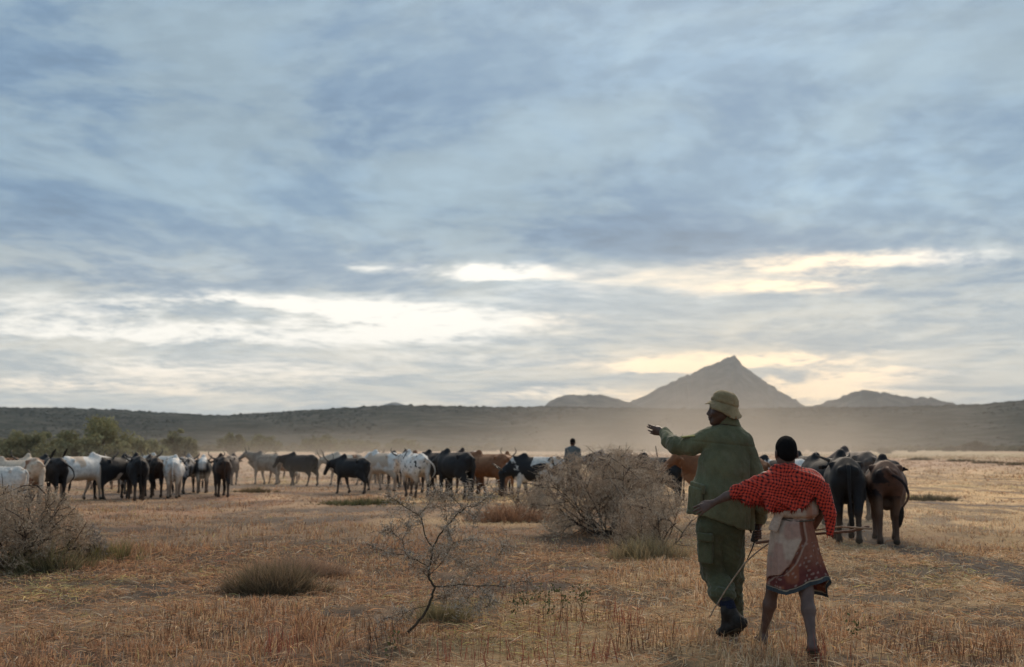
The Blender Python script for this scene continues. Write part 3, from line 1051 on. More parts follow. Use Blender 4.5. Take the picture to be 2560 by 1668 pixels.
BLK, WHT, BRN, TAN, CRM, GRY = (0.014, 0.014, 0.016), (0.62, 0.60, 0.57), (0.20, 0.085, 0.040), (0.30, 0.22, 0.16), (0.52, 0.43, 0.34), (0.085, 0.082, 0.08)
DBR = (0.045, 0.028, 0.021)
COATS = {
    'black': coat('black', BLK, legs=(0.024, 0.017, 0.014)),
    'jet': coat('jet', (0.010, 0.010, 0.012), (0.045, 0.028, 0.021), 0.42, 2.0, legs=(0.040, 0.026, 0.020), seed=2),
    'black_brown': coat('black_brown', (0.016, 0.013, 0.013), (0.050, 0.030, 0.022), 0.46, 1.8, legs=(0.045, 0.030, 0.023), seed=5),
    'dark_brown': coat('dark_brown', (0.085, 0.040, 0.026), (0.016, 0.010, 0.011), 0.50, 2.2, legs=(0.075, 0.040, 0.028), belly=(0.10, 0.055, 0.034), seed=9),
    'grey_brown': coat('grey_brown', (0.105, 0.080, 0.068), (0.075, 0.055, 0.05), 0.45, 2.0, legs=(0.05, 0.04, 0.035), seed=3),
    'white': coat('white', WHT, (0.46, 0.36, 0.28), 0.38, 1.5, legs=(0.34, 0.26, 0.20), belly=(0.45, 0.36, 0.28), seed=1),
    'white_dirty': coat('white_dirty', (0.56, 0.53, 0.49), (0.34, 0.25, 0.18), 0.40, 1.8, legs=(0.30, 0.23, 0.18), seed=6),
    'cream': coat('cream', CRM, (0.24, 0.13, 0.08), 0.40, 1.6, legs=(0.40, 0.32, 0.25), seed=4),
    'beige': coat('beige', (0.30, 0.245, 0.195), (0.22, 0.17, 0.135), 0.45, 2.0, legs=(0.28, 0.23, 0.19), seed=8),
    'pied': coat('pied', WHT, BLK, 0.475, 2.0, legs=(0.035, 0.028, 0.024), seed=7),
    'pied_dark': coat('pied_dark', (0.50, 0.48, 0.45), BLK, 0.545, 2.2, legs=(0.05, 0.04, 0.034), seed=12),
    'spotted': coat('spotted', WHT, BLK, 0.375, 2.6, legs=(0.040, 0.030, 0.025), speck=1.0, belly=(0.42, 0.34, 0.27), seed=15),
    'black_white_back': coat('black_white_back', BLK, (0.60, 0.58, 0.56), 0.36, 1.9, legs=(0.022, 0.018, 0.016), seed=18),
    'striped': coat('striped', BLK, back=(0.60, 0.58, 0.55), belly=(0.30, 0.24, 0.18), legs=(0.10, 0.075, 0.06), seed=20),
    'mottled': coat('mottled', (0.26, 0.25, 0.25), BLK, 0.50, 4.5, legs=(0.07, 0.055, 0.045), speck=1.0, seed=22),
    'rust': coat('rust', BRN, (0.26, 0.125, 0.062), 0.46, 1.7, legs=(0.15, 0.08, 0.05), seed=25),
    'ochre': coat('ochre', (0.28, 0.135, 0.062), (0.20, 0.085, 0.04), 0.48, 1.7, legs=(0.24, 0.14, 0.085), seed=27),
    'rust_white': coat('rust_white', (0.22, 0.105, 0.055), (0.44, 0.38, 0.32), 0.44, 1.9, legs=(0.16, 0.10, 0.07), seed=31),
}
M_HORN = mat_plain('horn', (0.060, 0.048, 0.040), 0.45, 0.4, 0.3, 30)
M_TUFT = mat_plain('tail_hair', (0.020, 0.016, 0.014), 0.9, 0.1, 0.3, 60)
POSES = {
    'walk_a': dict(legs=(0.30, -0.25, -0.28, 0.30), head=(-0.25, 0.0), udder=True),
    'walk_b': dict(legs=(-0.28, 0.28, 0.32, -0.22), head=(-0.10, 0.12), hump=1.1),
    'stand': dict(legs=(0.05, -0.06, -0.05, 0.10), head=(-0.35, -0.15), fat=1.08, udder=True),
    'low_l': dict(legs=(0.22, -0.20, -0.22, 0.24), head=(-0.75, 0.45), hump=0.9),
    'low': dict(legs=(-0.15, 0.22, 0.20, -0.15), head=(-0.85, -0.1), fat=1.05, hump=0.9, udder=True),
    'high_l': dict(legs=(0.15, -0.22, -0.20, 0.18), head=(0.20, 0.55), hump=1.15),
    'high_r': dict(legs=(-0.20, 0.16, 0.18, -0.20), head=(0.10, -0.60), hump=1.0),
    'bull': dict(legs=(0.26, -0.24, -0.22, 0.26), head=(-0.20, 0.10), hump=1.35, fat=1.05),
    'turn_r': dict(legs=(0.16, -0.18, -0.26, 0.24), head=(-0.05, -0.42), hump=0.95, udder=True, fat=1.06),
}
_zebu = {}


def zebu_data(pose):
    if pose not in _zebu:
        V, F, poll, hd = zebu_mesh(POSES[pose])
        _zebu[pose] = (mesh_np('zebu_' + pose, V, F), poll, hd, {}, {})
    return _zebu[pose]


_tails = {}
for tk in ('hang', 'right', 'left', 'flick'):
    (V1, F1), (V2, F2) = tail_mesh(tk)
    _tails[tk] = (mesh_np('tail', V1, F1), mesh_np('tail_tuft', V2, F2, M_TUFT))


def with_mat(me, m):
    c = me.copy(); c.materials.clear(); c.materials.append(m)
    return c


_cache = {}


def cow(px, dist, head, pose, hide, label, scale=1.0, tail='hang', horn=(0.24, 0.8), group='cattle of the herd on the plain', feet=None):
    """head: heading in degrees, 0 = walking straight away along the line of sight, 90 = to the left, -90 = to the right, 180 = towards it"""
    x, y = on_ground(px, feet) if feet else at_dist(px, dist)
    root = empty('cow', (x, y, float(ground_z(x, y)) - 0.012), math.radians(head) - math.atan2(x, y))
    root.scale = (scale, scale * 0.90, scale)
    me, poll, hd, hb, hh = zebu_data(pose)
    if hide not in hb:
        hb[hide] = with_mat(me, COATS[hide])
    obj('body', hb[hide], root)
    if horn:
        for s in (-1, 1):
            key = (s, horn)
            if key not in hh:
                V, F = horn_mesh(poll, hd, s, *horn)
                hh[key] = mesh_np('horn', V, F, M_HORN)
            obj('horn', hh[key], root)
    tm, tt = _tails[tail]
    if (tail, hide) not in _cache:
        _cache[(tail, hide)] = with_mat(tm, COATS[hide])
    t = obj('tail', _cache[(tail, hide)], root)
    obj('tail_tuft', tt, t)
    return tag(root, label, 'cow', group)


HERD_L, HERD_M, HERD_R = 'cattle bunched beside the thorn bush at the frame edge', 'cattle walking in the middle distance', 'cattle walking close behind the boy'
# --- bunch on the left
cow(8, 27, 62, 'low', 'white_dirty', 'mottled white cow cut by the left frame edge, behind the grey bush', 0.92, 'hang', group=HERD_L)
cow(22, 37, 40, 'stand', 'rust', 'brown cow half hidden, farthest back at the left frame edge', 1.0, 'hang', group=HERD_L)
cow(46, 30, 70, 'walk_a', 'cream', 'cream and brown cow between the mottled white cow and the pale rump', 1.0, 'hang', group=HERD_L)
cow(86, 30, 12, 'walk_b', 'cream', 'pale cream cow seen from behind, brown tail swung up, above the grey bush', 1.05, 'flick', group=HERD_L)
cow(136, 31, 24, 'stand', 'black', 'black cow seen from behind between the pale cream rump and the white humped cow', 1.03, 'right', group=HERD_L)
cow(200, None, -52, 'walk_b', 'white', 'white humped cow with black spotted face heading right, tail swung up', 1.05, 'flick', group=HERD_L, feet=1251)
cow(256, 41, 30, 'high_r', 'rust', 'reddish brown cow whose head rises behind the white humped cow', 1.0, 'hang', group=HERD_L)
cow(285, None, -45, 'stand', 'black_white_back', 'black cow side-on with a white fleck on its shoulder, next to the white humped cow', 1.04, 'hang', group=HERD_L, feet=1247)
cow(322, 37, 8, 'walk_a', 'mottled', 'dusty grey cow mostly hidden behind the broad black rump', 1.02, 'hang', group=HERD_L)
cow(341, None, 6, 'walk_a', 'jet', 'broad black cow seen squarely from behind, third dark rump from the left', 1.07, 'hang', group=HERD_L, feet=1250)
cow(388, 34.5, 12, 'high_r', 'black_brown', 'black cow with raised head between the broad black rump and the round white rump', 1.03, 'left', group=HERD_L)
cow(410, 40, 50, 'walk_b', 'white_dirty', 'white cow mostly hidden, its back showing above the raised black head', 1.04, 'hang', group=HERD_L)
cow(434, None, -4, 'stand', 'white', 'round white rump with brown streaks and hanging tail, walking straight away', 1.02, 'hang', group=HERD_L, feet=1243)
cow(470, 37, -14, 'walk_b', 'mottled', 'black and grey mottled cow just right of the round white rump', 1.02, 'right', group=HERD_L)
cow(506, None, -2, 'walk_a', 'striped', 'black cow with white stripe down its back, seen from behind', 1.0, 'hang', group=HERD_L, feet=1232)
cow(553, None, 6, 'walk_b', 'black_brown', 'blackish brown cow seen from behind, rightmost large one of the left bunch', 1.04, 'hang', group=HERD_L, feet=1241)
cow(584, 45, -12, 'walk_a', 'grey_brown', 'small dark grey cow at the right end of the left bunch', 1.0, 'hang', group=HERD_L)
# --- middle
cow(666, None, 42, 'high_l', 'beige', 'beige cow with short horns looking left, alone in the dust', 1.07, 'right', (0.16, 0.8), HERD_M, feet=1211)
cow(712, 47, 60, 'walk_a', 'rust_white', 'brown and white cow between the beige cow and a black cow', 1.02, 'hang', group=HERD_M)
cow(752, None, 52, 'walk_b', 'black', 'black cow side-on facing left, right of the beige cow', 1.05, 'hang', None, HERD_M, feet=1214)
cow(880, None, 46, 'bull', 'black', 'black bull with upturned horns stepping left, apart at the head of the second bunch', 1.0, 'left', (0.26, 0.9), HERD_M, feet=1233)
cow(868, 45, 68, 'walk_a', 'cream', 'pale pinkish cow with thin horns behind the black bull', 1.05, 'hang', (0.26, 1.0), HERD_M)
cow(957, None, 40, 'low_l', 'white', 'white cow with lowered head and dark muzzle, horns curving up to the left', 1.13, 'left', (0.34, 0.75), HERD_M, feet=1227)
cow(955, 47, 20, 'high_r', 'black', 'black head rising just behind the white cow with lowered head', 1.04, 'hang', (0.14, 0.8), HERD_M)
cow(1000, 41, 28, 'walk_a', 'jet', 'black cow between the white lowered cow and the spotted white cow', 1.10, 'hang', (0.12, 0.8), HERD_M)
cow(1022, 45, 15, 'bull', 'dark_brown', 'dark brown hump showing above the spotted white rump', 1.10, 'hang', None, HERD_M)
cow(1035, None, 22, 'walk_b', 'spotted', 'white cow with black spots and dark legs seen from behind', 1.14, 'right', (0.20, 0.8), HERD_M, feet=1242)
cow(1056, 43, 40, 'walk_a', 'rust_white', 'brown backed pale cow behind the spotted white rump', 1.10, 'hang', None, HERD_M)
cow(1092, 37, 35, 'low_l', 'jet', 'black cow just behind and left of the largest black cow', 1.14, 'hang', (0.14, 0.8), HERD_M)
cow(1138, None, 34, 'stand', 'black', 'largest black cow of the middle bunch, belly and legs showing under the thorn twigs', 1.17, 'hang', None, HERD_M, feet=1246)
cow(1168, 46, 25, 'bull', 'dark_brown', 'far brown hump above the gap between black and rusty cows', 1.16, 'hang', None, HERD_M)
cow(1174, 36.5, 30, 'walk_a', 'dark_brown', 'brown cow squeezed between the largest black cow and the rusty one', 1.05, 'hang', None, HERD_M)
cow(1204, 46, 50, 'walk_b', 'white', 'white back far behind the rusty cow', 1.06, 'hang', None, HERD_M)
cow(1222, None, 48, 'walk_a', 'rust', 'rusty brown cow side-on facing left behind the bare thorn twigs', 1.12, 'hang', None, HERD_M, feet=1241)
cow(1264, 35.5, -8, 'walk_b', 'ochre', 'orange brown horned cow seen from behind, rightmost of the middle bunch', 1.08, 'hang', (0.22, 1.0), HERD_M)
# --- behind the big bush
cow(1345, 31, 76, 'low_l', 'pied_dark', 'black and white cow with one horn showing left of the big grey bush', 1.08, 'hang', (0.24, 1.0), 'cattle half hidden by the big grey bush')
cow(1530, 38, 70, 'walk_a', 'mottled', 'greyish back seen through the top of the big grey bush', 1.12, 'hang', None, 'cattle half hidden by the big grey bush')
cow(1640, 29, 55, 'stand', 'black', 'dark back and rump behind the right shoulder of the big grey bush', 1.08, 'hang', None, 'cattle half hidden by the big grey bush')
cow(1818, 23.0, 80, 'high_l', 'rust', 'rusty cow with wide upturned horns between the bush and the green jacket', 1.10, 'hang', (0.34, 0.85), 'cattle half hidden by the big grey bush')
# --- right
cow(1945, 26, 62, 'walk_a', 'pied', 'black and white cow with one upright horn between the two people', 1.06, 'hang', (0.26, 1.1), HERD_R)
cow(2008, 27, 22, 'walk_b', 'black', 'black back showing just right of the boy\'s head', 1.12, 'hang', None, HERD_R)
cow(2062, 21.5, 30, 'stand', 'black_white_back', 'black cow with white patches on its back, against the red shawl', 1.10, 'hang', None, HERD_R)
cow(2130, 23.5, 26, 'walk_a', 'grey_brown', 'grey brown cow rising behind the black rump', 1.20, 'right', None, HERD_R)
cow(2114, None, 5, 'walk_b', 'jet', 'big black cow seen from behind, beside the shawl', 1.14, 'hang', (0.22, 0.3), HERD_R, feet=1352)
cow(2216, None, 3, 'turn_r', 'dark_brown', 'dark brown cow with ear out and tail swung aside, last on the right', 1.12, 'right', None, HERD_R, feet=1350)

# ------------------------------------------------------------------ dry grass
PAL = np.array([[0.76, 0.58, 0.39], [0.64, 0.44, 0.26], [0.52, 0.29, 0.165], [0.22, 0.13, 0.08], [0.58, 0.48, 0.21], [0.50, 0.40, 0.31], [0.66, 0.39, 0.19], [0.40, 0.13, 0.095]])


def blade_mesh(name, B, D, L, W, bend, C0, C1, mat, segs=2):
    """flat tapering blades: base points B, unit directions D, lengths L, widths W, droop 'bend'"""
    n = len(B)
    side = np.cross(D, RNG.normal(size=(n, 3))); side /= np.linalg.norm(side, axis=1)[:, None] + 1e-9
    down = np.zeros((n, 3)); down[:, 2] = -1
    hor = D.copy(); hor[:, 2] = 0
    M = B + D * (L * 0.55)[:, None]
    T = B + D * L[:, None] + (down * 0.55 + hor * 0.6) * (bend * L)[:, None]
    w = side * W[:, None]
    if segs == 2:
        V = np.stack([B - w, B + w, M - w * 0.8, M + w * 0.8, T], 1).reshape(-1, 3)
        f = np.array([[0, 1, 3], [0, 3, 2], [2, 3, 4]])
        C = np.stack([C0, C0, (C0 + C1) / 2, (C0 + C1) / 2, C1], 1).reshape(-1, 3)
        k = 5
    else:
        V = np.stack([B - w, B + w, T], 1).reshape(-1, 3)
        f = np.array([[0, 1, 2]])
        C = np.stack([C0, C0, C1], 1).reshape(-1, 3)
        k = 3
    F = (f[None] + (np.arange(n) * k)[:, None, None]).reshape(-1, 3)
    return mesh_np(name, V, F, mat, False, C)


def mat_blades(name):
    m, g, b = new_mat(name)
    a = g.n('ShaderNodeAttribute', attribute_name='Col').outputs['Color']
    d = g.n('ShaderNodeBsdfDiffuse'); tr = g.n('ShaderNodeBsdfTranslucent'); mx = g.n('ShaderNodeMixShader')
    g.put(d.inputs['Color'], a); g.put(tr.inputs['Color'], a)
    mx.inputs[0].default_value = 0.25
    g.t.links.new(d.outputs[0], mx.inputs[1]); g.t.links.new(tr.outputs[0], mx.inputs[2])
    out = g.t.nodes['Material Output']
    g.t.links.new(mx.outputs[0], out.inputs['Surface'])
    g.t.nodes.remove(b)
    return m


M_GRASS = mat_blades('dry_grass')


def unit(v):
    return v / (np.linalg.norm(v, axis=1)[:, None] + 1e-12)


def build_grass(name, n, r0, r1, power, hmin, hmax, wid, segs, lie):
    """n blades on the plain between two distances; some upright in tufts, some trodden flat"""
    k = n // 9
    tu = RNG.uniform(-0.60, 0.60, k)
    q = RNG.random(k)
    tr = (r0 ** power + q * (r1 ** power - r0 ** power)) ** (1 / power)
    tx, ty = tr * tu, tr
    lab = RNG.integers(0, k, n)
    loose = RNG.random(n) < 0.45
    sp = 0.045 * (tr[lab] / 10) ** 0.5
    x = tx[lab] + RNG.normal(0, 1, n) * np.where(loose, 0.30, sp)
    y = ty[lab] + RNG.normal(0, 1, n) * np.where(loose, 0.40, sp)
    bare, gold, green, red, trk = soil_fields(x, y)
    holes = sstep(fbm(x * 3.2, y * 2.2, 3, 141), 0.50, 0.36) * 0.75
    keep = RNG.random(n) > np.clip(np.maximum(bare * 1.08, holes), 0, 0.93)
    x, y, lab, loose = x[keep], y[keep], lab[keep], loose[keep]
    bare, gold, green, red, trk = bare[keep], gold[keep], green[keep], red[keep], trk[keep]
    n = len(x)
    r = np.hypot(x, y)
    tall = sstep(fbm(x * 0.45, y * 0.35, 3, 131), 0.45, 0.72)
    tall = np.clip(tall + 0.25 * red, 0, 1.2) * (1 - 0.6 * bare)
    B = np.stack([x, y, ground_z(x, y) - 0.012], 1)
    az = RNG.uniform(0, 6.283, n)
    flat = RNG.random(n) < np.where(loose, lie, lie * 0.3)
    tilt = np.where(flat, RNG.uniform(1.15, 1.50, n), np.abs(RNG.normal(0.30, 0.30, n)))
    D = np.stack([np.sin(tilt) * np.cos(az), np.sin(tilt) * np.sin(az), np.cos(tilt)], 1)
    L = (hmin + (hmax - hmin) * tall * RNG.random(n) ** 0.8) * RNG.uniform(0.55, 1.25, n)
    L = np.where(flat, RNG.uniform(0.06, 0.20, n), L)
    W = wid * RNG.uniform(0.5, 1.4, n) * (np.maximum(r, 7) / 9) ** 0.75
    # colour of each tuft from the fields, each blade a little different
    pw = np.stack([0.28 + 1.1 * gold, 0.60 + 0.3 * gold, 0.70 + 0.8 * red * (1 - gold), 0.45 + 0.2 * red, 0.06 + 1.5 * green, 0.35 * np.ones(n), 0.15 + 0.5 * gold, 0.03 + 0.25 * red], 1)
    th = hash2(lab.astype(float), lab * 0.0 + 3.0, 5)
    u = np.clip(th * 0.55 + RNG.random(n) * 0.45, 0, 0.9999)
    cum = np.cumsum(pw, 1); cum /= cum[:, -1:]
    pick = (u[:, None] > cum).sum(1)
    c = PAL[pick] * RNG.uniform(0.55, 1.35, (n, 1)) * np.where(flat, 1.15, 1.0)[:, None]
    far = sstep(r, 40, 90)[:, None]
    c = c * (1 - 0.6 * far) + 0.6 * far * plain_color(x, y) * 1.15
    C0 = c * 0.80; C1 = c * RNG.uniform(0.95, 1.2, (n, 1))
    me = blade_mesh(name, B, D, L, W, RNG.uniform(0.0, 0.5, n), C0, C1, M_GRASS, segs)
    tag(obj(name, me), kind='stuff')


build_grass('dry_grass', 330000, 5.6, 17, 0.9, 0.04, 0.15, 0.0031, 2, 0.72)
build_grass('trodden_grass', 230000, 14, 58, 0.75, 0.05, 0.18, 0.0040, 1, 0.5)
build_grass('distant_grass', 90000, 50, 260, 0.6, 0.10, 0.30, 0.010, 1, 0.2)


# ------------------------------------------------------------------ bare thorn bushes
def sticks(segs, r0, r1):
    """three-sided tapering sticks: segs (n,2,3)"""
    a, b = segs[:, 0], segs[:, 1]
    d = unit(b - a)
    ref = np.where(np.abs(d[:, 2:3]) < 0.9, np.array([[0, 0, 1.0]]), np.array([[1.0, 0, 0]]))
    u = unit(np.cross(d, ref)); v = np.cross(d, u)
    V = []
    for p, r in ((a, r0), (b, r1)):
        for k in range(3):
            t = 2 * math.pi * k / 3
            V.append(p + (u * math.cos(t) + v * math.sin(t)) * r[:, None])
    V = np.stack(V, 1).reshape(-1, 3)
    f = np.array([[0, 1, 4], [0, 4, 3], [1, 2, 5], [1, 5, 4], [2, 0, 3], [2, 3, 5]])
    F = (f[None] + (np.arange(len(a)) * 6)[:, None, None]).reshape(-1, 3)
    return V, F


def grow(rg, p, d, L, r, level, out, spec, env=None):
    """a branch as a wandering polyline, with side branches"""
    ns = spec['segs'][level]
    pts = [np.array(p, float)]
    d = np.array(d, float)
    for i in range(ns):
        d = d + rg.normal(0, spec['wander'][level], 3) + np.array([0, 0, spec['lift'][level]])
        d /= np.linalg.norm(d)
        q = pts[-1] + d * L / ns
        if q[2] < 0.03:
            q[2] = 0.03; d[2] = abs(d[2])
        if env is not None and not env(q):
            break
        pts.append(q)
    m = len(pts) - 1
    for i in range(m):
        ra = r * (1 - 0.75 * i / ns); rb = r * (1 - 0.75 * (i + 1) / ns)
        out.append((level, pts[i], pts[i + 1], ra, rb))
    if level + 1 < len(spec['segs']) and m > 0:
        for _ in range(spec['kids'][level]):
            t = rg.uniform(spec['from'][level], 1.0) * m
            i = min(int(t), m - 1)
            q = pts[i] + (pts[i + 1] - pts[i]) * (t - i)
            ax = pts[i + 1] - pts[i]; ax /= np.linalg.norm(ax)
            s = rg.normal(size=3); s -= ax * (s @ ax); s /= np.linalg.norm(s)
            nd = ax * spec['along'][level] + s
            grow(rg, q, nd / np.linalg.norm(nd), L * spec['ratio'][level] * rg.uniform(0.6, 1.25), max(r * 0.5, spec['rmin']), level + 1, out, spec, env)


M_BARK = mat_plain('thorn_bark', (0.075, 0.058, 0.048), 0.9, 0.1, 0.35, 40)
M_TWIG = mat_vcol('thorn_twig', 0.9, 0, 0.15)


def thorn_bush(name, x, y, stems, spread, height, halfw, seed, label, cat='bush', group=None, twig=(0.48, 0.365, 0.265), specks=9000, base_spread=0.08, leafc=(0.58, 0.47, 0.345), green=None, kids=(7, 7, 5), rmin=0.0022, lean=(0, 0), stray=0.22):
    rg = np.random.default_rng(seed)
    root = empty(name, (x, y, float(ground_z(x, y)) - 0.02))
    spec = dict(segs=(7, 5, 4, 3), wander=(0.16, 0.26, 0.32, 0.38), lift=(0.06, 0.02, 0.0, 0.0), kids=kids, along=(0.75, 0.55, 0.4), ratio=(0.55, 0.50, 0.5), rmin=rmin)
    spec['from'] = (0.22, 0.15, 0.1)
    ph = rg.uniform(0, 6.28, 3)

    def env(q):
        a = math.atan2(q[1], q[0])
        w = 1 + 0.14 * math.sin(2 * a + ph[0]) + 0.14 * math.sin(3 * a + ph[1] + 2 * q[2]) + 0.12 * math.sin(7 * a + 9 * q[2] + ph[2])
        s = (math.hypot(q[0] - lean[0] * q[2], (q[1] - lean[1] * q[2]) * 1.15) / (halfw * w)) ** 2 + ((q[2] - height * 0.42) / (height * 0.60)) ** 2
        return s < 1.0 or rg.random() < stray
    out = []
    for k in range(stems):
        a = rg.uniform(0, 6.28); e = rg.uniform(0.25, 1.25)
        d = (math.cos(a) * math.cos(e) * spread, math.sin(a) * math.cos(e) * spread, math.sin(e))
        p = (rg.normal(0, base_spread), rg.normal(0, base_spread), 0)
        grow(rg, p, np.array(d) / np.linalg.norm(d), halfw * rg.uniform(0.75, 1.25) + height * 0.25, 0.012 + 0.008 * rg.random(), 0, out, spec, env)
    lev = np.array([o[0] for o in out])
    A = np.array([[o[1], o[2]] for o in out]); r0 = np.array([o[3] for o in out]); r1 = np.array([o[4] for o in out])
    sel = lev <= 1
    V, F = sticks(A[sel], r0[sel], r1[sel])
    obj('stem', mesh_np('stem', V, F, M_BARK, True), root)
    V, F = sticks(A[~sel], np.maximum(r0[~sel], rmin), np.maximum(r1[~sel], rmin * 0.6))
    c = np.array(twig) * rg.uniform(0.55, 1.35, (len(A[~sel]), 1))
    C = np.repeat(c, 6, 0)
    # thorns and dry leaf scraps on the twigs
    tw = A[~sel]
    k = rg.integers(0, len(tw), specks)
    t = rg.random((specks, 1))
    p = tw[k, 0] * (1 - t) + tw[k, 1] * t
    d = unit(rg.normal(size=(specks, 3)))
    ln = rg.uniform(0.012, 0.04, specks)
    s = unit(np.cross(d, rg.normal(size=(specks, 3)))) * rg.uniform(0.0018, 0.0045, (specks, 1)) * (rmin / 0.0022)
    V2 = np.stack([p - s, p + s, p + d * ln[:, None]], 1).reshape(-1, 3)
    F2 = np.arange(specks * 3).reshape(-1, 3) + len(V)
    c2 = np.array(leafc) * rg.uniform(0.6, 1.4, (specks, 1))
    if green is not None:
        gsel = rg.random(specks) < green[0]
        c2[gsel] = np.array(green[1]) * rg.uniform(0.6, 1.3, (gsel.sum(), 1))
    C2 = np.repeat(c2, 3, 0)
    o = obj('twigs', mesh_np('twigs', np.vstack([V, V2]), np.vstack([F, F2]), M_TWIG, False, np.vstack([C, C2])), root)
    o['kind'] = 'stuff'
    return tag(root, label, cat, group)


bx, by = on_ground(1505, 1338)
thorn_bush('thorn_bush', bx + 0.08, by, 26, 1.10, 1.47, 1.38, 4, 'big bare grey thorn bush in front of the pointing man', specks=24000, kids=(9, 7, 6), lean=(0.05, 0))
bx, by = on_ground(1650, 1383)
thorn_bush('thorn_bush', bx, by, 14, 1.2, 0.98, 0.62, 8, 'lower grey thorn bush at the right foot of the big one, beside the green trousers', specks=9000, kids=(7, 7, 6))
bx, by = on_ground(1330, 1290)
thorn_bush('thorn_bush', bx, by, 10, 1.2, 0.75, 0.70, 12, 'low hazy grey bush running left from the big grey bush', specks=5000, kids=(7, 6, 5))
bx, by = on_ground(28, 1418)
thorn_bush('thorn_bush', bx, by, 22, 1.1, 1.05, 0.95, 15, 'brown grey thorn bush cut by the left frame edge', specks=11000, kids=(8, 6, 5), twig=(0.46, 0.35, 0.25), leafc=(0.54, 0.43, 0.31), green=(0.08, (0.12, 0.13, 0.05)))
bx, by = on_ground(222, 1396)
thorn_bush('thorn_bush', bx, by, 12, 1.1, 0.48, 0.30, 16, 'knee-high grey bush among green grass near the left edge', specks=5000, kids=(7, 6, 5), twig=(0.34, 0.28, 0.235), leafc=(0.42, 0.36, 0.31), rmin=0.0018)
bx, by = at_dist(930, 52)
thorn_bush('thorn_bush', bx, by, 12, 1.1, 1.45, 1.0, 18, 'hazy bare bush behind the horned white cow', specks=2500, kids=(6, 6, 4), rmin=0.006)


